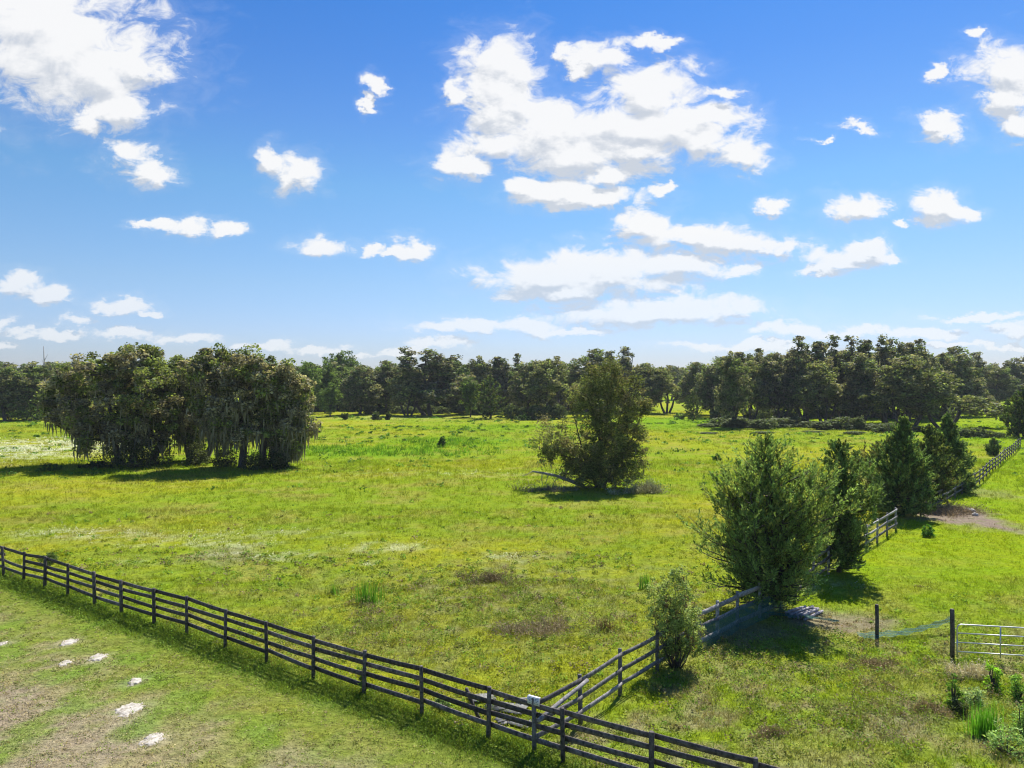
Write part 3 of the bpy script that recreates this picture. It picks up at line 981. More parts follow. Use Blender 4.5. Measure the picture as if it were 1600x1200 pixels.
# ---- the lone spreading cedar in the middle of the pasture
bx, by = 937, 762
x, y = G(bx, by)
t = empty('cedar_tree', (x, y, float(hz(x, y))), 0, 'large olive cedar standing alone in mid pasture with a fallen trunk beside it', 'tree')
crown_tree('c', px_lobes(bx, by, [(943, 600, 44, 30), (980, 618, 30, 34), (918, 622, 34, 34), (945, 650, 52, 36), (938, 700, 62, 34), (866, 684, 32, 34), (880, 712, 36, 24), (985, 698, 24, 36),
                                  (940, 728, 66, 18), (852, 706, 15, 22), (905, 735, 30, 16), (985, 660, 20, 30), (975, 740, 34, 14), (935, 742, 46, 16), (955, 585, 30, 16), (900, 715, 30, 22), (972, 722, 34, 22), (990, 590, 12, 10), (925, 583, 12, 14), (962, 574, 12, 12), (1008, 636, 10, 12), (893, 640, 10, 14), (1006, 722, 8, 14), (836, 690, 8, 10), (1003, 680, 10, 10), (880, 745, 12, 8), (948, 572, 8, 14), (940, 745, 50, 14, -1.5), (940, 715, 44, 26, -1.5), (940, 680, 36, 28, -1.2)], 0.9),
           [(0, 0, 0.1, 0.1, 2.6), (0.4, 0.1, 0.9, 0.2, 2.4), (-0.3, 0, -0.8, 0.1, 2.2)], 1000, 78, 0.095, (0.17, 0.2, 0.065), (0.22, 0.75), 260, (0.4, 1.0), 0.06,
           trunk_r=0.17, mat='cedar', flat=0.95, parent=t, second=((0.22, 0.2, 0.1), 0.25), inner=0.08, aspect=0.45)

# ---- cedars along the second fence
for (bx, by, top, wpx, nb, lab, kw) in (
    (1194, 950, 682, 246, 140, 'big spreading red cedar nearest in the row, green net at its foot', dict(leaders=10, per=27, leaf=0.07, spr=9, col=(0.2, 0.29, 0.09), prof=[(0, 0.45), (0.1, 0.8), (0.25, 1.0), (0.42, 0.95), (0.6, 0.7), (0.75, 0.42), (0.9, 0.18), (1, 0.03)], sk=0.03, lean=0.1)),
    (1312, 896, 694, 100, 110, 'slender red cedar just behind the nearest one, with a cluster of spires', dict(leaders=4, per=26, leaf=0.08, prof=[(0, 0.7), (0.15, 0.95), (0.4, 1.0), (0.6, 0.85), (0.8, 0.55), (1, 0.12)])),
    (1412, 808, 657, 92, 190, 'dense dark conical cedar at the broken end of the board fence', dict(leaders=0, per=28, leaf=0.11, prof=[(0, 0.85), (0.1, 1.0), (0.3, 0.92), (0.55, 0.62), (0.8, 0.3), (1, 0.04)])),
    (1452, 790, 668, 80, 100, 'paler bushy cedar at the right shoulder of the dense conical cedar', dict(leaders=3, per=22, leaf=0.13, col=(0.14, 0.19, 0.06))),
    (1481, 768, 652, 66, 150, 'dark pointed cedar farthest along the fence in the row', dict(leaders=1, per=26, leaf=0.13, prof=[(0, 0.85), (0.1, 1.0), (0.3, 0.92), (0.55, 0.62), (0.8, 0.3), (1, 0.04)])),
    (1378, 790, 695, 80, 70, 'loose airy cedar bush left of the dense conical cedar', dict(leaders=4, per=18, leaf=0.12, col=(0.14, 0.165, 0.065), prof=[(0, 0.6), (0.3, 1.0), (0.6, 0.9), (1, 0.2)])),
    (1600, 684, 608, 64, 80, 'dark cedar at the right edge of the photo by the fence end', dict(leaders=2, per=22, leaf=0.24, col=(0.1, 0.15, 0.04))),
    (1552, 712, 687, 20, 40, 'small round cedar sapling beside the far board fence', dict(leaders=2, per=16, leaf=0.14)),
):
    x, y = G(bx, by)
    k = y / FPX
    t = empty('cedar_tree', (x, y, float(hz(x, y))), 0, lab, 'tree', 'cedars along the fence line')
    cedar_tree(t, (by - top) * k, wpx * k, nb=nb, **kw)

# ------------------------------------------------------------------ the wood across the back
PROTO = {}


def proto(kind, i):
    """one background tree of a kind, unit size: 10 m wide, 16 m tall"""
    key = (kind, i)
    if key in PROTO:
        return PROTO[key], False
    t = empty({'oak': 'oak_tree', 'tall': 'oak_tree', 'round': 'broadleaf_tree', 'cone': 'cedar_tree', 'bush': 'shrub', 'spread': 'oak_tree'}[kind], (0, 0, 0))
    if kind == 'oak':
        lb = [(rng.normal(0, 2.0), rng.normal(0, 1.6), rng.uniform(6, 12.2), rng.uniform(2.0, 3.3), rng.uniform(2, 3), rng.uniform(1.8, 2.8)) for _ in range(9)]
        lb += [(0, 0, 12.6, 2.6, 2.4, 2.6), (-2.8, 0, 5, 2.2, 2, 3.0), (2.8, 0.5, 5, 2.2, 2, 3.0), (0, -1.2, 5.2, 2.6, 2, 2.8)]
        crown_tree('o', lb, [(0, 0, rng.normal(0, 0.5), 0, 3.6), (0.8, 0.3, 1.0, 0, 3.2)][:1 + i % 2], 290, 48, 0.27, (0.14, 0.185, 0.07), (0.6, 1.15), 500, (0.4, 1.4), 0.14, trunk_r=0.36, parent=t, second=((0.22, 0.225, 0.13), 0.45))
    elif kind == 'spread':
        lb = [(rng.normal(0, 2.6), rng.normal(0, 1.6), rng.uniform(4, 12), rng.uniform(2.0, 3.0), rng.uniform(2, 3), rng.uniform(1.6, 2.6)) for _ in range(15)]
        lb += [(0, 0, 13, 2.2, 2, 2.2), (-3.6, 0, 6, 1.8, 1.6, 2.4), (3.6, 0, 5.5, 1.8, 1.6, 2.4)]
        crown_tree('o', lb, [(0, 0, 0.4, 0, 4.4), (1.0, 0.2, 1.4, 0, 4.2), (-0.8, 0, -1.4, 0, 4.0)], 310, 48, 0.25, (0.18, 0.215, 0.08), (0.55, 1.0), 320, (0.4, 1.2), 0.12, trunk_r=0.28, parent=t, second=((0.26, 0.26, 0.145), 0.4))
    elif kind == 'tall':
        lb = []
        for _ in range(7):
            a, b_ = rng.uniform(-3.6, 3.6), rng.uniform(-2.5, 2.5)
            zt = rng.uniform(10, 15.2)
            lb += [(a, b_, zt, 1.2, 1.2, 1.1), (a * 0.92, b_, zt - 2.0, 1.5, 1.4, 1.3), (a * 0.85, b_, zt - 4.2, 1.7, 1.6, 1.5)]
        for _ in range(5):
            a, b_, zt = rng.uniform(-3.4, 3.4), rng.uniform(-2, 2), rng.uniform(15.0, 17.2)
            lb += [(a, b_, zt, 1.0, 0.9, 1.0), (a + rng.normal(0, .3), b_, zt - 1.6, 1.3, 1.1, 1.2), (a * 0.95, b_, zt - 3.4, 1.6, 1.4, 1.4)]
        lb += [(rng.normal(0, 2.0), rng.normal(0, 1.6), rng.uniform(4.2, 9.5), 2.4, 2.2, 2.0) for _ in range(10)]
        crown_tree('o', lb, [(0, 0, 0.2, 0, 3.6), (0.9, 0.2, 1.2, 0, 3.4)], 520, 42, 0.24, (0.13, 0.165, 0.075), (0.4, 0.9), 800, (0.4, 1.4), 0.13, (0.27, 0.245, 0.21), trunk_r=0.3, parent=t, second=((0.21, 0.205, 0.14), 0.45))
    elif kind == 'round':
        lb = [(rng.normal(0, 1.5), rng.normal(0, 1.5), rng.uniform(6, 12), rng.uniform(2.4, 3.4), rng.uniform(2, 3), rng.uniform(2.2, 3.2)) for _ in range(7)] + [(0, 0, 12.4, 3.0, 3, 3.2), (0, 0, 4, 3, 3, 3)]
        crown_tree('o', lb, [(0, 0, 0, 0, 3.4)], 230, 60, 0.24, (0.12, 0.185, 0.045), (0.7, 1.1), 0, trunk_r=0.3, parent=t, second=((0.16, 0.24, 0.06), 0.3))
    elif kind == 'cone':
        cedar_tree(t, 16, 9.5, nb=70, leaf=0.26, per=9, col=(0.11, 0.16, 0.05), leaders=2, spr=8, asp=0.5, tr=0.3)
    elif kind == 'bush':
        shrub_mesh(t, 10, 9, 80, 40, 0.42, (0.12, 0.16, 0.06), rcs=(0.05, 0.18), var=0.35, dp=0.7)
    PROTO[key] = t
    return t, True


ZH = {'bush': 9.6, 'cone': 16.0, 'oak': 15.2, 'tall': 17.2, 'round': 15.5, 'spread': 15.0}


def place(kind, i, px, by, top, wpx, lab, group, flip=1):
    p, fresh = proto(kind, i)
    t = p if fresh else copy_tree(p)
    x, y = G(px, by)
    k = y / FPX
    h = CAMZ - (top - HOR) * k
    w = wpx * k
    t.location = (x, y, float(hz(x, y)) if y < 250 else 0.0)
    t.scale = (w / 10.0, w / 10.0, h / ZH[kind])
    t.rotation_euler = (0, 0, rng.uniform(-0.5, 0.5) + (math.pi if flip < 0 else 0))
    t['label'] = lab
    t['category'] = 'shrub' if kind == 'bush' else 'tree'
    t['group'] = group
    return t


WOOD = 'trees along the back of the pasture'
BT = [
    ('oak', 0, 8, 658, 571, 74, 'brownish oak crown at the far left edge of the photo'),
    ('oak', 1, 55, 656, 567, 76, 'grey green oak behind the dead snag left of the oak group'),
    ('oak', 2, 110, 650, 560, 70, 'oak top peeping over the left shoulder of the oak group'),
    ('round', 0, 478, 648, 561, 48, 'green broadleaf tree rising just right of the left oak group'),
    ('round', 1, 508, 646, 566, 42, 'dark green tree between the oak group and the high round topped tree'),
    ('round', 2, 540, 640, 546, 58, 'high round topped green tree standing above the wood'),
    ('round', 1, 516, 651, 598, 34, 'yellow green young tree below the high round topped tree'),
    ('oak', 0, 562, 648, 572, 66, 'pinkish grey mossy oak below the high round topped tree'),
    ('oak', 3, 600, 646, 564, 60, 'mossy oak between the high round topped tree and the big open limbed oak'),
    ('spread', 0, 637, 650, 572, 54, 'low shaded oak left of the big open limbed oak'),
    ('tall', 0, 672, 649, 548, 108, 'big open limbed oak, greyish with moss, bare limbs showing through'),
    ('round', 0, 712, 643, 562, 44, 'green round crown at the right shoulder of the big open limbed oak'),
    ('oak', 1, 748, 646, 558, 58, 'mossy oak behind the pointed green tree'),
    ('round', 2, 735, 652, 588, 34, 'fresh green young tree left of the pointed green tree'),
    ('cone', 0, 766, 654, 586, 62, 'pointed green tree standing forward of the mossy oaks'),
    ('tall', 1, 792, 646, 555, 64, 'dark mossy oak right of the pointed green tree, limbs forked'),
    ('oak', 2, 828, 650, 561, 56, 'mossy oak above the clump of dark bushes'),
    ('spread', 1, 870, 652, 553, 76, 'oak with a dark leaning trunk left of the lone cedar'),
    ('oak', 3, 925, 645, 546, 84, 'highest oak behind the lone cedar, only its top in view'),
    ('tall', 2, 972, 645, 545, 58, 'straggly mossy treetop showing right above the lone cedar'),
    ('spread', 0, 1008, 645, 566, 60, 'oak crown right behind the lone cedar'),
    ('spread', 1, 1042, 646, 568, 60, 'oak on a thin dark trunk with bright grass behind it'),
    ('cone', 1, 1082, 657, 611, 34, 'small pointed cedar in front of the gap under the oaks'),
    ('oak', 0, 1088, 648, 565, 56, 'mossy oak behind the small pointed cedar'),
    ('oak', 2, 1118, 652, 563, 62, 'mossy oak right of the small pointed cedar'),
    ('oak', 1, 1142, 668, 551, 56, 'dark ivy green oak at the left end of the tall right hand oaks'),
    ('spread', 0, 1172, 662, 562, 62, 'shaded grey green oak second from the left of the right hand oaks'),
    ('tall', 0, 1215, 662, 552, 76, 'dark mossy oak left of the first tall spires of the right hand oaks'),
    ('tall', 1, 1262, 662, 530, 84, 'tall plume topped oak, first of the highest right hand oaks'),
    ('spread', 1, 1290, 664, 556, 80, 'grey green oak standing before the tall plume topped oak'),
    ('tall', 2, 1325, 660, 529, 84, 'tallest mossy oak near the middle of the right hand oaks'),
    ('oak', 1, 1345, 664, 553, 84, 'rounded olive oak with open trunks below the tallest mossy oak'),
    ('tall', 0, 1385, 660, 531, 78, 'high oak with ragged mossy top above the small far field'),
    ('tall', 1, 1432, 656, 532, 76, 'ragged mossy oak top behind the broad olive oak'),
    ('spread', 0, 1420, 668, 552, 96, 'broad olive oak behind the dense conical cedar'),
    ('spread', 1, 1474, 668, 575, 108, 'broad olive oak reaching out over the grass at the right end of the oaks'),
    ('oak', 3, 1486, 644, 542, 76, 'dark blue green oak behind the outermost olive oak'),
    ('tall', 2, 1522, 640, 553, 56, 'thin mossy treetop left of the gap at the right'),
    ('oak', 0, 1560, 641, 574, 62, 'dark compact oak alone on the bright far grass'),
    ('tall', 0, 1592, 637, 560, 56, 'mossy far oak at the right edge above the dark cedar'),
    ('oak', 2, 1545, 634, 566, 50, 'low far oak crown behind the dark compact oak'),
    ('oak', 1, 1640, 640, 566, 80, 'far oak just past the right edge of the photo'),
]
for i, (kd, vi, px, by, top, w, lab) in enumerate(BT):
    place(kd, vi, px, by, top, w, lab, WOOD, 1 if i % 2 else -1)

# back rows that close the wood, left and centre
for (x0, x1, n, lab) in ((-90, 60, 6, 'back row oak filling the wood behind the left edge trees'),
                         (60, 480, 12, 'back row oak hidden behind the left oak group'),
                         (480, 740, 10, 'back row oak in the shade between the centre left trees'),
                         (740, 1030, 11, 'back row oak in the shade behind the lone cedar')):
    for j in range(n):
        px = x0 + (j + 0.5) / n * (x1 - x0) + rng.uniform(-6, 6)
        top = 567 + rng.uniform(-4, 6)
        place(('oak', 'oak', 'round', 'oak')[j % 4], j % 3, px, 641 + rng.uniform(-3, 2), top, 56 + rng.uniform(-8, 10), lab, lab + 's')
for (x0, x1, n, lab) in ((1130, 1300, 8, 'shaded oak of the inner row behind the left half of the right hand oaks'),
                         (1300, 1500, 10, 'shaded oak of the inner row behind the right half of the right hand oaks')):
    for j in range(n):
        px = x0 + (j + 0.5) / n * (x1 - x0) + rng.uniform(-10, 10)
        place(('oak', 'tall', 'spread')[j % 3], j % 3 if j % 3 < 2 else 1, px, 652 + rng.uniform(-3, 2), 552 + rng.uniform(-6, 8), 74 + rng.uniform(-8, 10), lab, lab + 's')
for (x0, x1, n, lab) in ((1030, 1240, 7, 'distant oak across the bright far field, behind the small pointed cedar'),
                         (1240, 1500, 9, 'distant oak across the bright far field, behind the tall right hand oaks'),
                         (1500, 1720, 7, 'distant oak across the bright far field, right of the outermost olive oak')):
    for j in range(n):
        px = x0 + (j + 0.5) / n * (x1 - x0) + rng.uniform(-6, 6)
        place(('oak', 'spread', 'round')[j % 3], j % 2, px, 625 + rng.uniform(-2, 1.5), 571 + rng.uniform(-3, 5), 40 + rng.uniform(-6, 10), lab, lab + 's')

# dark understory and hedges
UB = []
for j in range(18):
    px = 1110 + j * 18 + rng.uniform(-12, 12)
    UB.append((px, 667 + j * 0.4 + rng.uniform(-3, 3), 656 - rng.uniform(-5, 9), rng.uniform(26, 58), 'dark shrub in the shade under the right hand oaks', 'dark shrubs under the right hand oaks'))
for j in range(4):
    UB.append((1110 + j * 80 + rng.uniform(-15, 15), 680 + rng.uniform(-5, 2), 674 - rng.uniform(0, 3), 34, 'low fringe shrub at the sunny foot of the right hand oaks', 'fringe shrubs before the right hand oaks'))
for j, (px, tp, lb) in enumerate(((800, 626, 'leftmost dark bush of the clump left of the lone cedar'), (818, 632, 'second dark bush of the clump left of the lone cedar'), (836, 628, 'middle dark bush of the clump left of the lone cedar'), (856, 630, 'fourth dark bush of the clump left of the lone cedar'), (874, 628, 'dark bush of the clump nearest the lone cedar'))):
    UB.append((px, 655, tp, 26, lb, 'clump of dark bushes'))
for j in range(9):
    UB.append((575 + j * 24 + rng.uniform(-6, 6), 646 + rng.uniform(-1, 2), 634 - rng.uniform(0, 6), 28, 'shaded bush along the foot of the centre wood', 'shaded bushes along the foot of the centre wood'))
for (px, py, tp, w, lb) in ((1490, 683, 663, 26, 'dark bush at the left end of the low hedge before the far field'), (1508, 684, 668, 26, 'second bush of the low hedge before the far field'),
                            (1527, 684, 665, 30, 'round bush in the middle of the low hedge before the far field'), (1545, 684, 670, 26, 'low bush right of the middle of the far hedge'), (1562, 685, 674, 24, 'last low bush of the far hedge beside the fence')):
    UB.append((px, py, tp, w, lb, 'low hedge before the far field'))
for j in range(16):
    UB.append((1125 + j * 24 + rng.uniform(-8, 8), 655 + rng.uniform(-3, 3), 634 - rng.uniform(-4, 8), 34, 'tall shaded undergrowth between the trunks of the right hand oaks', 'tall undergrowth among the right hand oaks'))
for j in range(26):
    UB.append((486 + j * 20 + rng.uniform(-6, 6), 643 + rng.uniform(-2, 1), 622 - rng.uniform(0, 10), 34, 'tall shaded undergrowth inside the centre wood', 'tall undergrowth inside the centre wood'))
for j in range(6):
    UB.append((-60 + j * 24 + rng.uniform(-6, 6), 652, 625 - rng.uniform(0, 10), 36, 'tall shaded undergrowth behind the left edge trees', 'tall undergrowth behind the left edge trees'))
for (px, py, tp, w, lab, grp) in UB:
    place('bush', int(px) % 2, px, py, tp, w, lab, grp)
for (px, py, w, tp, lab, col) in ((14, 657, 44, 621, 'bright yellow green bush at the left edge by the wood', BRIGHT), (46, 658, 40, 624, 'olive bush next to the bright left edge bush', (0.13, 0.19, 0.04)),
                                  (538, 656, 12, 643, 'small dark bush alone on the far grass, left of two more', (0.07, 0.1, 0.03)), (588, 656, 17, 641, 'low dark bush on the far grass, larger of a pair', (0.07, 0.1, 0.03)),
                                  (607, 656, 9, 644, 'tiny dark bush at the right of the far pair', (0.07, 0.1, 0.03)), (820, 656, 44, 646, 'low green scrub before the clump of dark bushes', (0.07, 0.12, 0.03))):
    shrub(px, py, w, tp, lab, col, leafk=1.0, per=30)

# far mass of woodland on the horizon
b = MB()
n = 2600
ang = rng.uniform(-0.95, 0.95, n); dist = rng.uniform(620, 900, n)
cen = np.stack([np.sin(ang) * dist, np.cos(ang) * dist, rng.uniform(2, 15, n) * (0.8 + 0.3 * fbm(ang * 40, dist * 0, 1.0, 3))], 1)
leaf_clumps(b, cen, rng.uniform(4, 8, n), 26, 2.2, np.tile(np.array((0.07, 0.085, 0.035)), (n, 1)) * rng.uniform(0.7, 1.4, (n, 1)), 0.6)
tag(b.build('far_woodland', M['leaf']), 'continuous band of distant woodland along the horizon', 'woodland', kind='stuff')

# bleached dead snag behind the oak group
x, y = G(70, 652)
t = empty('dead_tree', (x, y, 0), 0, 'bare bleached snag standing above the wood left of the oak group', 'tree')
k = y / FPX
b = MB()
hh = CAMZ + (HOR - 541) * k
b.tube([(0, 0, -0.1), (0.1, 0, hh * 0.4), (-0.2, 0.1, hh * 0.75), (-0.3, 0, hh)], [0.3, 0.25, 0.16, 0.06], 7, (1, 1, 1))
b.build('trunk', M['palebark'], t, smooth=True)
for (z0, dx, dz, r) in ((0.55, -3.6, 3.4, 0.12), (0.72, -0.9, 2.0, 0.07), (0.8, 0.8, 1.7, 0.07), (0.62, 1.6, 1.5, 0.08)):
    b = MB(); limb(b, (-0.1, 0, hh * z0), (dx, 0.1, hh * z0 + dz), r, 0.03, -0.05); b.build('branch', M['palebark'], t)


# ------------------------------------------------------------------ fences
def frame(p, q):
    d = np.array(q, float) - np.array(p, float)
    L_ = np.linalg.norm(d); d /= L_
    up = np.array((0, 0, 1.0)); s = np.cross(up, d); s /= np.linalg.norm(s)
    return np.array([d, s, np.cross(d, s)]), L_


def fence(name, posts, lab, hgt=1.5, rails=(1.36, 1.04, 0.71, 0.37), side=1, mat='blackwood', r=0.065, wb=0.145, skip=(), skip_posts=(), tone=1.0, jit=0.02, far=False):
    x0, y0 = posts[0]
    root = empty(name, (x0, y0, float(gz(x0, y0))), 0, lab, 'fence', 'board fences of the pasture')
    o3 = np.array((x0, y0, float(gz(x0, y0))))
    P = [np.array((x, y, float(gz(x, y)))) - o3 for x, y in posts]
    tops = [hgt + rng.normal(0, jit) for _ in P]
    for i, p in enumerate(P):
        if i in skip_posts:
            continue
        b = MB()
        lx, ly = rng.normal(0, jit, 2)
        s = tone * rng.uniform(0.75, 1.3)
        rr = r * rng.uniform(0.92, 1.12)
        c = (s, s * 0.99, s * 0.97)
        ang = rng.uniform(0, 1)
        b.tube([p + (0, 0, -0.15), p + (lx * 0.5, ly * 0.5, tops[i] * 0.5), p + (lx, ly, tops[i] - 0.015), p + (lx, ly, tops[i])], [rr * 1.08, rr, rr * 0.97, rr * 0.86], 6 if far else 10, c)
        b.build('post', M[mat], root)
    n = 0
    for i in range(len(P) - 1):
        ax, L_ = frame(P[i], P[i + 1])
        off = ax[1] * side * (r + 0.017)
        for j, rz in enumerate(rails):
            n += 1
            if (i, j) in skip:
                continue
            b = MB()
            e = rng.normal(0, jit * 0.7, 2)
            a = P[i] + off + (0, 0, rz + e[0] + (tops[i] - hgt)) - ax[0] * 0.03
            c = P[i + 1] + off + (0, 0, rz + e[1] + (tops[i + 1] - hgt)) + ax[0] * (-0.035)
            axb, LL = frame(a, c)
            s = tone * (rng.uniform(0.6, 1.4) if rng.random() < 0.85 else rng.uniform(1.5, 2.1))
            # a plank in five slightly warped lengths
            sg = 2 if far else 5
            ts = np.linspace(0, 1, sg + 1)
            sag = -0.02 * rng.random() * np.sin(np.pi * ts)
            ctr = a + (c - a) * ts[:, None] + np.stack([0 * ts, 0 * ts, sag], 1) + axb[1] * (rng.normal(0, 0.004, sg + 1))[:, None]
            w2 = wb / 2 * (1 + rng.normal(0, 0.03, sg + 1)); t2 = 0.0125
            V = np.stack([ctr + axb[2] * w2[:, None] + axb[1] * t2, ctr + axb[2] * w2[:, None] - axb[1] * t2, ctr - axb[2] * w2[:, None] - axb[1] * t2, ctr - axb[2] * w2[:, None] + axb[1] * t2], 1).reshape(-1, 3)
            ii = np.arange(sg)[:, None] * 4 + np.arange(4)[None]; jj = np.arange(sg)[:, None] * 4 + (np.arange(4)[None] + 1) % 4
            Q = np.vstack([np.stack([ii, jj, jj + 4, ii + 4], -1).reshape(-1, 4), [[3, 2, 1, 0]], [[sg * 4, sg * 4 + 1, sg * 4 + 2, sg * 4 + 3]]])
            b.add(V, quads=Q, col=(s, s * 0.98, s * 0.97))
            b.build('board', M[mat], root)
    return root, P, o3


# front fence: posts where the photograph shows them
px_top = [(5, 857), (36, 866), (69, 875), (105, 884), (147, 894), (189, 905), (240, 920), (291, 933), (351, 951), (416, 969), (489, 990), (568, 1012), (659, 1037), (763, 1069), (880, 1102), (1018, 1141), (1182, 1187)]
FP = []
for (a, b_) in px_top:
    # where the sight line over that pixel column meets the fence line
    m = (a - 800) / FPX
    yy = (FENCE0[1] - FS * FENCE0[0]) / (1 - FS * m)
    FP.append((m * yy, yy))
ux, uy = FP[-1][0] - FP[-2][0], FP[-1][1] - FP[-2][1]
FP += [(FP[-1][0] + ux, FP[-1][1] + uy), (FP[-1][0] + 2 * ux, FP[-1][1] + 2 * uy)]
ux, uy = FP[0][0] - FP[1][0], FP[0][1] - FP[1][1]
FP = [(FP[0][0] + 2 * ux, FP[0][1] + 2 * uy), (FP[0][0] + ux, FP[0][1] + uy)] + FP
fence('board_fence', FP, 'long black four board fence crossing the foreground from the left edge to the bottom right', side=1, jit=0.032, skip=((2, 1),))

# second fence, from the corner back through the cedars
def along(pts, step, d0=0.0, d1=None):
    P = np.array(pts, float)
    seg = np.linalg.norm(np.diff(P, axis=0), axis=1); s = np.concatenate([[0], np.cumsum(seg)])
    d1 = s[-1] if d1 is None else d1
    n = max(1, int(round((d1 - d0) / step)))
    q = np.linspace(d0, d1, n + 1)
    return list(zip(np.interp(q, s, P[:, 0]), np.interp(q, s, P[:, 1])))


fence('board_fence', [(0.62, 19.42), (2.05, 21.0), (3.52, 22.85), (5.1, 24.7), (6.65, 26.45)], 'weathered three board fence running back from the corner to the pale bush', rails=(1.36, 0.86, 0.42), side=-1, mat='greywood', tone=0.62, wb=0.14)
fence('board_fence', [(7.15, 26.8), (8.15, 27.9), (9.35, 29.2), (10.75, 30.5), (12.2, 31.9)], 'grey board fence under the nearest cedar, draped in green netting', rails=(1.34, 0.82, 0.3), side=-1, mat='greywood', tone=1.15, wb=0.19)
fence('board_fence', along([(13.4, 33.2), (26.2, 48.0)], 2.4), 'pale topped board fence passing behind the slender cedar up to the dense conical cedar', rails=(1.36, 0.92, 0.45), side=-1, mat='greywood', tone=0.8, wb=0.16)
fence('board_fence', along([(30.5, 52.5), (44.9, 68.0), (78.0, 108.0)], 2.9), 'far black board fence climbing to the right beyond the row of cedars', rails=(1.36, 0.92, 0.48), side=-1, mat='greywood', tone=0.5, wb=0.16, far=True)

# small sign on the top board near the corner
t = empty('sign', (0.60, FENCE0[1] + FS * (0.60 - FENCE0[0]), 1.17), math.atan(FS), 'small white notice board fixed to the top board of the front fence by the corner', 'sign')
b = MB(); b.box((0, -0.02, 0.2), (0.38, 0.012, 0.2), jit=0.002)
b.box((0, 0.02, 0.307), (0.38, 0.08, 0.012)); b.build('panel', M['signwhite'], t)
b = MB()
for k_, (w_, z_) in enumerate(((0.28, 0.27), (0.31, 0.23), (0.25, 0.19), (0.3, 0.14))):
    xs = -w_ / 2
    while xs < w_ / 2:
        l_ = rng.uniform(0.02, 0.06); b.box((xs + l_ / 2, -0.029, z_), (l_, 0.003, 0.018)); xs += l_ + 0.015
b.build('lettering', M['signink'], t)

# brace rail and leaning board at the corner
def pole(name, p, q, r, mat, lab, cat, group=None, n=8):
    p, q = np.array(p, float), np.array(q, float)
    b = MB()
    m = (p + q) / 2
    P = np.array([p, (p + m) / 2 + rng.normal(0, 0.008, 3), m + rng.normal(0, 0.01, 3), (q + m) / 2 + rng.normal(0, 0.008, 3), q])
    b.tube(P - p, [r, r * 1.03, r, r * 0.97, r * 0.94], n, (0.9, 0.9, 0.9))
    o = b.build(name, M[mat], smooth=False, loc=p)
    return tag(o, lab, cat, group)


pole('brace_rail', (0.72, 19.12, 0.95), (2.25, 20.95, 1.28), 0.06, 'greywood', 'round grey rail tied across the inside of the fence corner', 'rail')
x1, y1 = G(752, 1138); x0, y0 = -1.45, 20.95
pole('leaning_board', (x1 - 0.05, y1 + 0.35, 0.02), (-1.35, 20.75, 1.12), 0.055, 'blackwood', 'dark post leaning against the back of the front fence beside the sheets', 'post', n=4)

# grey sheets and scraps lying behind the fence
for (px, py, a, w_, l_, lab) in ((752, 1090, 0.3, 1.0, 0.7, 'pale grey sheet of board lying flat behind the fence, farthest from the corner'), (790, 1105, -0.35, 1.5, 0.8, 'large grey sheet of board lying flat behind the fence, nearest the sign'),
                                 (802, 1128, -0.5, 1.3, 0.5, 'grey sheet of board lying closest to the bottom of the front fence'), (812, 1098, -0.9, 0.9, 0.25, 'narrow light plank lying on top of the grey sheets')):
    x, y = G(px, py)
    b = MB(); b.box((0, 0, 0), (w_ * 0.85, l_ * 0.8, 0.02), jit=0.006)
    for _ in range(3):
        b.box((rng.normal(0, w_ * .3), rng.normal(0, l_ * .4), 0.03), (rng.uniform(.2, .6), 0.08, 0.02), np.array(((math.cos(1.), math.sin(1.), 0), (-math.sin(1.), math.cos(1.), 0), (0, 0, 1))), 0.01)
    o = b.build('scrap_sheet', M['sheet'], loc=(x, y, float(gz(x, y)) + 0.07)); o.rotation_euler = (rng.normal(0, 0.04), rng.normal(0, 0.04), a)
    tag(o, lab, 'sheet', 'grey sheets behind the fence')

# ------------------------------------------------------------------ bush in the second fence
x, y = G(1057, 1045)
t = empty('bush', (x, y, float(gz(x, y))), 0, 'tall pale green bush growing through the fence right of the corner', 'bush')
k = y / FPX
lob = px_lobes(1057, 1045, [(1050, 930, 30, 30), (1060, 900, 14, 14), (1065, 955, 34, 34), (1040, 965, 28, 30), (1060, 995, 38, 32), (1045, 1020, 34, 22), (1085, 975, 16, 30), (1018, 925, 7, 22)], 0.9)
cb = MB(); lob = np.array(lob)
idx = rng.choice(len(lob), 420, p=(lob[:, 3] * lob[:, 5]) / (lob[:, 3] * lob[:, 5]).sum())
cen = lob[idx, :3] + unit(420) * (0.3 + 0.7 * rng.random((420, 1)) ** 0.6) * lob[idx, 3:6]
cen = cen[cen[:, 2] > 0.05]; n = len(cen)
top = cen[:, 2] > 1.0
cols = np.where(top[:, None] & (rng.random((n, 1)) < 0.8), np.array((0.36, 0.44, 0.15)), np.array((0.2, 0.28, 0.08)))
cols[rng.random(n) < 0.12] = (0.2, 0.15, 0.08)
leaf_clumps(cb, cen, rng.uniform(0.08, 0.19, n), 44, 0.036, cols, 1.0)
cb.build('foliage', M['leaf'], t)
sb = MB()
for c_ in cen[::9]:
    limb(sb, (c_[0] * 0.15 + 0, c_[1] * 0.1, -0.05), c_, 0.022, 0.005, 0.0, 4, 4)
sb.build('stem', M['bark'], t)


# ------------------------------------------------------------------ gate, lone posts, netting
def lone_post(px, ty, by, lab, r=0.07, hgt=None):
    x, y = G(px, by)
    h = hgt or (by - ty) * y / FPX
    b = MB()
    b.tube([(0, 0, -0.2), (0.01, 0, h * 0.5), (0.0, 0.01, h - 0.02), (0, 0.01, h)], [r * 1.05, r, r, r * 0.85], 10, (0.9, 0.88, 0.86))
    o = b.build('fence_post', M['blackwood'], loc=(x, y, float(gz(x, y))))
    tag(o, lab, 'post', 'lone posts by the tube gate')
    return x, y


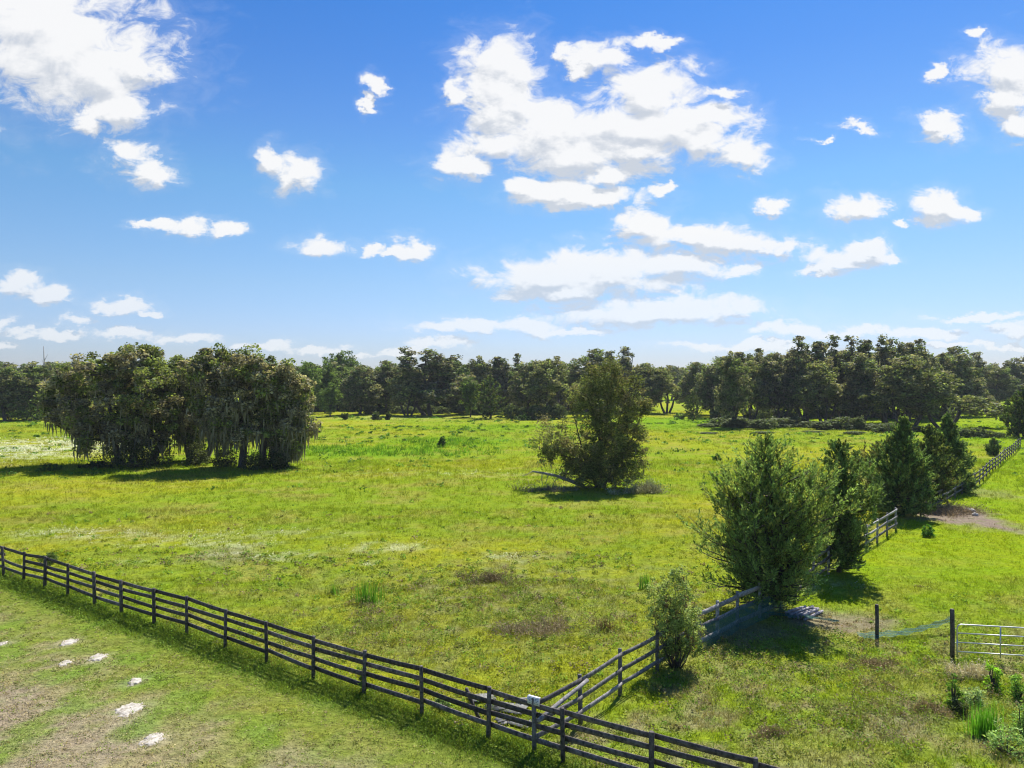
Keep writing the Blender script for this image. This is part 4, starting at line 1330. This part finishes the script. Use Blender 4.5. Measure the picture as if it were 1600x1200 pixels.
lone_post(1371, 943, 996, 'short dark post standing alone between the pipe pile and the gate')
gx, gy = lone_post(1489, 951, 1030, 'tall dark gate post at the hinge end of the silver tube gate', 0.075)

gt = empty('tube_gate', (gx + 0.17, gy - 0.02, float(gz(gx, gy)) + 0.0), 0, 'silver five foot tube gate with four rails standing shut at the right edge', 'gate')
ex, ey = G(1600, 1033)
ga = math.atan2(-0.62, 3.6)
dirv = np.array((math.cos(ga), math.sin(ga), 0))
GL = 3.7
lv = (1.3, 0.98, 0.64, 0.3)
b = MB()
rc_ = 0.14
fr = [dirv * 0 + (0, 0, 0.64 + 0.1), (0, 0, 0.9), (0, 0, 1.3 - rc_)]
for a_ in np.linspace(0, math.pi / 2, 5)[1:]:
    fr.append(dirv * (rc_ - rc_ * math.cos(a_)) + np.array((0, 0, 1.3 - rc_ + rc_ * math.sin(a_))))
for s_ in np.linspace(rc_, GL - rc_, 6)[1:]:
    fr.append(dirv * s_ + (0, 0, 1.3))
for a_ in np.linspace(0, math.pi / 2, 5)[1:]:
    fr.append(dirv * (GL - rc_ + rc_ * math.sin(a_)) + np.array((0, 0, 1.3 - rc_ + rc_ * math.cos(a_))))
fr.append(dirv * GL + (0, 0, 0.15))
b.tube(np.array(fr, float), 0.024, 10, (1, 1, 1)); b.build('frame', M['galv'], gt, smooth=True)
b = MB(); b.tube([(0, 0, 0.1), (0, 0, 0.8)], 0.024, 8); b.build('hinge_stile', M['galv'], gt, smooth=True)
for z_ in lv[1:]:
    b = MB(); b.tube([dirv * 0.02 + (0, 0, z_), dirv * GL / 2 + (0, 0, z_), dirv * (GL - 0.02) + (0, 0, z_)], 0.021, 8)
    b.build('rail', M['galv'], gt, smooth=True)
for s_ in (1.42, 2.75):
    b = MB(); b.box(dirv * s_ + (0, 0, 0.74) + np.array((0, -0.028, 0)), (0.05, 0.012, 1.16)); b.build('brace', M['galv'], gt)
b = MB(); b.tube([(0.0, 0, 0.62), (-0.09, 0, 0.62)], 0.012, 6); b.tube([(0.0, 0, 1.15), (-0.09, 0, 1.15)], 0.012, 6); b.build('hinge', M['galv'], gt)
b = MB(); b.tube([(0, 0, -0.2), (0, 0, 1.5)], 0.075, 10, (0.9, 0.9, 0.9))
o = b.build('fence_post', M['blackwood'], loc=tuple(np.array((gx + 0.17, gy - 0.02, float(gz(gx, gy)))) + dirv * (GL + 0.15)))
tag(o, 'dark latch post at the right end of the silver tube gate', 'post', 'lone posts by the tube gate')


def netting(P0, lab, cell=0.05, sw=0.011):
    """woven net over a grid of points P0[i][j]; strands are thin quads"""
    P0 = np.array(P0, float)
    b = MB()
    n, m = P0.shape[:2]
    for i in range(n):
        A, B = P0[i, :-1], P0[i, 1:]
        d = np.gradient(P0, axis=0)[i]; d /= np.linalg.norm(d, axis=1)[:, None] + 1e-9
        w0, w1 = d[:-1] * sw / 2, d[1:] * sw / 2
        V = np.stack([A - w0, B - w1, B + w1, A + w0], 1).reshape(-1, 3)
        b.add(V, quads=np.arange(len(V)).reshape(-1, 4))
    for j in range(m):
        A, B = P0[:-1, j], P0[1:, j]
        d = np.gradient(P0, axis=1)[:, j]; d /= np.linalg.norm(d, axis=1)[:, None] + 1e-9
        w0, w1 = d[:-1] * sw / 2, d[1:] * sw / 2
        V = np.stack([A - w0, B - w1, B + w1, A + w0], 1).reshape(-1, 3) + (0, 0, 0.002)
        b.add(V, quads=np.arange(len(V)).reshape(-1, 4))
    o = b.build('green_net', M['net'])
    return tag(o, lab, 'net', 'green debris netting')


# upright net on the near side of the netted fence
def curve_grid(pts, n, m, z0, z1, amp=0.03):
    P = np.array(pts, float); s = np.linspace(0, 1, len(P)); q = np.linspace(0, 1, n)
    X = np.interp(q, s, P[:, 0]); Y = np.interp(q, s, P[:, 1])
    out = np.zeros((n, m, 3))
    t = np.linspace(0, 1, m)
    top = z1 - 0.12 * fbm(q * 9, q * 0, 1.0, 3)
    out[:, :, 0] = X[:, None] + amp * np.sin(q * 40)[:, None] * (1 - t)[None]
    out[:, :, 1] = Y[:, None] - 0.12 - amp * 1.5 * np.cos(q * 31 + 1)[:, None] * (1 - t)[None]
    out[:, :, 2] = gz(X, Y)[:, None] + z0 + (top - z0)[:, None] * t[None]
    return out


netting(curve_grid([(7.25, 26.75), (8.25, 27.75), (9.45, 29.05), (10.85, 30.35), (12.3, 31.7)], 170, 34, 0.02, 0.98), 'green netting hung over the grey fence under the nearest cedar', sw=0.010)
# loose net on the ground between the lone post and the gate post
xa, ya = G(1345, 998); xb, yb = G(1487, 986)
q = np.linspace(0, 1, 110)
g0 = np.zeros((110, 9, 3))
for j in range(9):
    wd_ = (j / 8 - 0.5) * (0.55 - 0.3 * q)
    g0[:, j, 0] = xa + (xb - xa) * q; g0[:, j, 1] = ya + (yb - ya) * q + wd_ - 0.1 * np.sin(q * 3.1)
    g0[:, j, 2] = gz(g0[:, j, 0], g0[:, j, 1]) + 0.16 + 0.04 * np.sin(q * 37 + j) + 0.38 * q ** 3
netting(g0, 'strip of green netting trailing over the grass from the lone post to the gate post', sw=0.016)
xa, ya = G(1165, 955); xb, yb = G(1310, 972)
g1 = np.zeros((90, 10, 3)); q = np.linspace(0, 1, 90)
for j in range(10):
    g1[:, j, 0] = xa + (xb - xa) * q; g1[:, j, 1] = ya + (yb - ya) * q - 0.06 * (j - 5) * (1 - 0.7 * q) + 0.05 * np.sin(q * 11)
    g1[:, j, 2] = gz(g1[:, j, 0], g1[:, j, 1]) + 0.12 + 0.03 * np.sin(q * 29 + j)
netting(g1, 'strip of green netting on the ground in the shade of the nearest cedar', sw=0.016)

# ------------------------------------------------------------------ pile of pale posts under the cedar
x0, y0 = G(1256, 958)
pa = R(38)
for j in range(9):
    row = j // 5; c_ = j % 5
    off = (c_ - 2 + 0.5 * row) * 0.2
    a_ = pa + rng.normal(0, 0.05)
    L_ = rng.uniform(1.4, 2.1)
    d_ = np.array((math.cos(a_), math.sin(a_))); s_ = np.array((-math.sin(pa), math.cos(pa)))
    cx, cy = x0 + s_[0] * off * 1.0 + rng.normal(0, 0.05), y0 + s_[1] * off + rng.normal(0, 0.04)
    z = float(gz(cx, cy)) + 0.07 + row * 0.1
    tail = ('topmost row' if row else 'bottom row')
    place_ = ('nearest the lone post', 'second from the lone post', 'in the middle', 'second from the cedar trunk', 'nearest the cedar trunk')[c_] if row == 0 else ('nearest the lone post', 'second from the lone post', 'third from the lone post', 'nearest the cedar trunk')[c_]
    b = MB(); b.tube([(-d_[0] * L_ / 2, -d_[1] * L_ / 2, 0), (0, 0, 0.0), (d_[0] * L_ / 2, d_[1] * L_ / 2, 0)], 0.058, 10, (1, 1, 1))
    o = b.build('round_post', M['pipe'], loc=(cx, cy, z))
    tag(o, 'pale round post in the pile, %s, %s' % (tail, place_), 'post', 'pile of pale round posts')

# ------------------------------------------------------------------ fallen trunk and dead brush by the lone cedar
x, y = G(868, 762)
k = y / FPX
t = empty('fallen_trunk', (x, y, float(hz(x, y))), 0, 'fallen dead trunk with broken branches lying left of the lone cedar', 'log')
def pp(px, py, dz=0.0, dy=0.0):
    return ((px - 868) * k, dy, (762 - py) * k + dz)
b = MB(); b.tube([pp(912, 762, 0.1), pp(892, 754, 0.1), pp(870, 747, 0.15), pp(850, 742, 0.1), pp(831, 739, 0.1)], [0.2, 0.18, 0.14, 0.11, 0.07], 8, (1, 1, 1)); b.build('trunk', M['palebark'], t, smooth=True)
for (a_, b2, r_) in (((833, 739), (816, 745), 0.04), ((847, 741), (848, 760), 0.05), ((858, 744), (852, 757), 0.045), ((872, 748), (862, 765), 0.05), ((905, 758), (890, 768), 0.06), ((860, 744), (868, 756), .03)):
    b = MB(); limb(b, pp(*a_, 0.1), pp(*b2, 0.05, rng.uniform(-0.6, 0.2)), r_, 0.02, 0.0, 5, 3); b.build('branch', M['palebark'], t)


def dead_brush(px, py, w, top, lab, col=(0.2, 0.17, 0.15), n=260, tw=1.0):
    x, y = G(px, py); k = y / FPX
    b = MB()
    W_, H_ = w * k / 2 * 1.25, (py - top) * k * 0.85
    n = int(n * 0.75)
    col = np.array(col) * np.array((1.35, 1.32, 0.95))
    a = rng.random(n) * 2 * np.pi; r = rng.random(n) ** 0.6
    nc_ = 12
    cc_ = np.stack([rng.normal(0, 0.42, nc_) * W_, rng.normal(0, 0.34, nc_) * W_ * 0.8, 0 * np.arange(nc_)], 1); ci = rng.integers(0, nc_, n)
    hs_ = rng.uniform(0.35, 1.1, nc_)[ci]
    r = r * 0.6
    P = np.stack([np.cos(a) * r * W_ * 0.6, np.sin(a) * r * W_ * 0.4, np.zeros(n)], 1) + cc_[ci]
    T = np.stack([np.cos(a + rng.normal(0, .5, n)) * r * W_ * 1.1, np.sin(a) * r * W_ * 0.8, hs_ * H_ * (0.35 + 0.75 * rng.random(n)) * (1.1 - 0.6 * r)], 1) + cc_[ci]
    a2 = rng.random(n) * 6.28
    Wd_ = np.stack([np.cos(a2), np.sin(a2), np.zeros(n)], 1) * max(0.008, 0.0005 * y) * tw
    cc = np.tile(np.array(col), (n, 1)) * rng.uniform(0.6, 1.5, (n, 1))
    b.blades(P, T, Wd_, cc)
    m = n * 3
    j = rng.integers(0, n, m); t_ = rng.random((m, 1)) ** 0.7
    Q = P[j] * (1 - t_) + T[j] * t_ + rng.normal(0, 0.04 * W_, (m, 3))
    Q[:, 2] = np.abs(Q[:, 2])
    U = unit(m) * max(0.03, 0.0016 * y) * tw; V = np.cross(U, unit(m)) * 0.35
    b.rhombi(Q, U, V, cc[j])
    o = b.build('dead_brush', M['dead'], loc=(x, y, float(gz(x, y))))
    return tag(o, lab, 'brush', 'dead brush heaps')


dead_brush(848, 768, 60, 748, 'grey dead brush heaped under the fallen trunk', n=420)
dead_brush(1000, 770, 60, 742, 'pale silver dead brush at the right foot of the lone cedar', (0.26, 0.25, 0.2), n=700)
dead_brush(1017, 768, 26, 740, 'grey green thorny bush at the right end of the brush by the lone cedar', (0.2, 0.23, 0.19), n=360)
dead_brush(1512, 1058, 46, 1026, 'heap of bleached dead stalks just below the hinge end of the gate', (0.45, 0.41, 0.36), n=900)
dead_brush(1485, 800, 110, 782, 'low mat of brown dead stalks on the bare patch beyond the conical cedar', (0.2, 0.155, 0.14), n=1400, tw=0.8)
dead_brush(1440, 1115, 44, 1092, 'brown heap of dead weeds in the rough grass below the lone post', (0.22, 0.17, 0.13), n=600)
dead_brush(1370, 1040, 60, 1024, 'low brown heap of dead stalks under the trailing netting', (0.24, 0.19, 0.14), n=600)
dead_brush(1205, 1150, 46, 1132, 'brown tangle of dead stalks near the bottom of the right hand rough', (0.24, 0.19, 0.15), n=500)
dead_brush(1112, 1000, 34, 975, 'thin grey stalks at the right foot of the pale bush', (0.24, 0.2, 0.17), n=400)
dead_brush(945, 985, 34, 945, 'reddish brown dry dock stalks left of the pale bush', (0.19, 0.15, 0.08), n=160)
dead_brush(760, 905, 60, 888, 'dark brown dead brush on the weedy patch in the middle foreground', (0.16, 0.13, 0.1), n=700)
dead_brush(850, 985, 90, 965, 'grey brown tangle of dead stalks in the weedy patch before the corner', (0.22, 0.18, 0.15), n=1000)

# stones on the bare patch
for (px, py, s_, lab) in ((1519, 800, 0.35, 'largest pale stone on the bare patch beyond the conical cedar'), (1524, 806, 0.24, 'middle pale stone on the bare patch'), (1513, 797, 0.2, 'smallest pale stone on the bare patch')):
    x, y = G(px, py)
    b = MB()
    th = np.linspace(0, np.pi, 8)[:, None]; ph = np.linspace(0, 2 * np.pi, 12, endpoint=False)[None]
    V = np.stack([np.sin(th) * np.cos(ph), np.sin(th) * np.sin(ph), np.cos(th) + 0 * ph], -1) * (s_ * rng.uniform(0.75, 1.15, (8, 12, 1))) * (1, 0.8, 0.6)
    V[0] = V[0, 0]; V[-1] = V[-1, 0]
    i = np.arange(7)[:, None] * 12 + np.arange(12)[None]; j = np.arange(7)[:, None] * 12 + (np.arange(12)[None] + 1) % 12
    b.add(V.reshape(-1, 3), quads=np.stack([i, j, j + 12, i + 12], -1).reshape(-1, 4))
    tag(b.build('stone', M['stone'], loc=(x, y, float(gz(x, y)) + 0.1)), lab, 'stone', 'pale stones on the bare patch')

# ------------------------------------------------------------------ sand mounds on the mown ground
for (px, py, w, lab) in ((4, 1008, 16, 'white sand mound cut by the left edge of the photo'), (106, 1007, 28, 'white sand mound farthest from the camera, nearest the fence'), (100, 1040, 24, 'faint thin sand mound between two brighter ones'),
                         (150, 1033, 30, 'white sand mound right of the faint thin one'), (210, 1068, 26, 'compact white sand mound in the middle of the line'), (198, 1113, 46, 'large ragged sand mound second nearest the camera'), (235, 1160, 38, 'bright white sand mound nearest the bottom edge')):
    x, y = G(px, py); k = y / FPX
    b = MB()
    nr, na = 26, 64
    rr = np.linspace(0, 1, nr)[:, None]; an = np.linspace(0, 2 * np.pi, na, endpoint=False)[None]
    edge = 0.75 + 0.55 * fbm(np.cos(an) * 1.6 + px, np.sin(an) * 1.6 + py, 1.0, 3)
    Rw = w * k / 2 * 0.78
    rr = rr * 1.35
    X = rr * np.cos(an) * Rw * edge; Y = rr * np.sin(an) * Rw * 1.25 * edge
    Z = 0.16 * (0.95 - rr ** 1.4) * (0.5 + 0.9 * fbm(X * 3 + px, Y * 3, 1.0, 3)) + 0.22 * (fbm(X * 9 + px, Y * 9 + 5, 1.0, 4) - 0.56)
    Z = np.clip(Z, -0.12, 0.022)
    Z = Z + gz(x + X, y + Y) - float(gz(x, y))
    i = np.arange(nr - 1)[:, None] * na + np.arange(na)[None]; j = np.arange(nr - 1)[:, None] * na + (np.arange(na)[None] + 1) % na
    b.add(np.stack([X, Y, Z + 0.015], -1).reshape(-1, 3), quads=np.stack([i, j, j + na, i + na], -1).reshape(-1, 4))
    tag(b.build('sand_mound', M['sand'], smooth=True, loc=(x, y, float(gz(x, y)))), lab, 'sand mound', 'sand mounds on the mown ground')


# ------------------------------------------------------------------ single plants of the foreground
def reeds(px, py, w, top, lab, n=160, col=(0.1, 0.26, 0.03)):
    x, y = G(px, py); k = y / FPX
    b = MB()
    W_, H_ = w * k / 2, (py - top) * k
    P = np.stack([rng.normal(0, W_ * 0.5, n), rng.normal(0, W_ * 0.35, n), np.full(n, -0.03)], 1)
    T = P + np.stack([rng.normal(0, 0.07 * H_, n), rng.normal(0, 0.07 * H_, n), H_ * (0.6 + 0.45 * rng.random(n))], 1)
    a = rng.random(n) * 6.28
    W = np.stack([np.cos(a), np.sin(a), np.zeros(n)], 1) * max(0.012, 0.0005 * y)
    b.blades(P, T, W, np.tile(np.array(col), (n, 1)) * rng.uniform(0.7, 1.4, (n, 1)))
    o = b.build('reed_clump', M['grass'], loc=(x, y, float(gz(x, y))))
    return tag(o, lab, 'plant', 'upright reedy clumps')


reeds(575, 938, 40, 898, 'upright bright green reedy clump in the weedy patch right of the fence middle')
reeds(1541, 1152, 42, 1092, 'tall bright reedy clump near the bottom right corner', 240, (0.12, 0.32, 0.03))
reeds(1007, 918, 20, 888, 'small green reedy clump above the pale bush', 70)
reeds(520, 925, 14, 905, 'small thin reedy clump left of the large one', 40)
for (px, py, w, top, lab, col) in ((1092 + 400, 1106, 24, 1050, 'slender leafy sapling left of the tall reedy clump', (0.18, 0.32, 0.04)), (1555, 1078, 26, 1030, 'leafy sapling above the tall reedy clump', (0.24, 0.42, 0.04)),
                                   (1594, 1090, 34, 1046, 'leafy weed bush at the right edge below the gate', (0.26, 0.42, 0.07)), (1450, 840, 20, 820, 'small bright green bush alone in the right paddock', (0.1, 0.24, 0.03)),
                                   (690, 699, 14, 682, 'dark upright weed above the green weed bed in mid pasture', (0.08, 0.15, 0.03)), (1120, 719, 13, 708, 'small green bush alone beyond the nearest cedar top', (0.09, 0.18, 0.03)),
                                   (1190, 668, 26, 656, 'bright green bush at the sunny edge of the right hand oaks', (0.15, 0.28, 0.04)), (1062, 655, 16, 643, 'pale green bush on the far grass by the gap', (0.15, 0.22, 0.06)),
                                   (75, 738, 40, 725, 'tuft of tall dark grass left of the oak group shade', (0.09, 0.15, 0.03)), (1575, 1180, 60, 1130, 'rank pale green weeds at the bottom right corner', (0.3, 0.44, 0.14)),
                                   (1598, 1150, 40, 1100, 'rank green weeds on the right edge beside the tall reedy clump', (0.27, 0.42, 0.11)), (1520, 1100, 40, 1068, 'grey green low weeds between the saplings', (0.3, 0.4, 0.17)),
                                   (1500, 1092 + 24, 30, 1092, 'dark low weed tuft at the foot of the slender sapling', (0.08, 0.11, 0.04)),
                                   (690, 1140 - 35, 30, 1085, 'pale leafy weeds at the foot of the front fence, left of the leaning post', (0.16, 0.24, 0.09)), (568, 1082, 18, 1038, 'leafy vine climbing a post of the front fence', (0.16, 0.26, 0.05)),
                                   (77, 885, 30, 866, 'vine tangled in the top board near the left end of the front fence', (0.13, 0.2, 0.05))):
    shrub(px, py, w, top, lab, col, cat='plant', group='single plants in the grass', name='weed_bush', leafk=0.9, per=40)

# ------------------------------------------------------------------ thin summer haze
b = MB(); b.box((0, 1200, 14), (5000, 3600, 34))
hm, HN, HL = new_mat('haze')
pv = HN.new('ShaderNodeVolumePrincipled')
pv.inputs['Color'].default_value = (0.86, 0.92, 1.0, 1)
pv.inputs['Density'].default_value = 0.00012
pv.inputs['Anisotropy'].default_value = 0.2
ho = HN.new('ShaderNodeOutputMaterial'); HL.new(pv.outputs[0], ho.inputs['Volume'])
o = b.build('haze', hm); o['kind'] = 'stuff'; o['label'] = 'thin pale summer haze over the pasture'; o['category'] = 'haze'
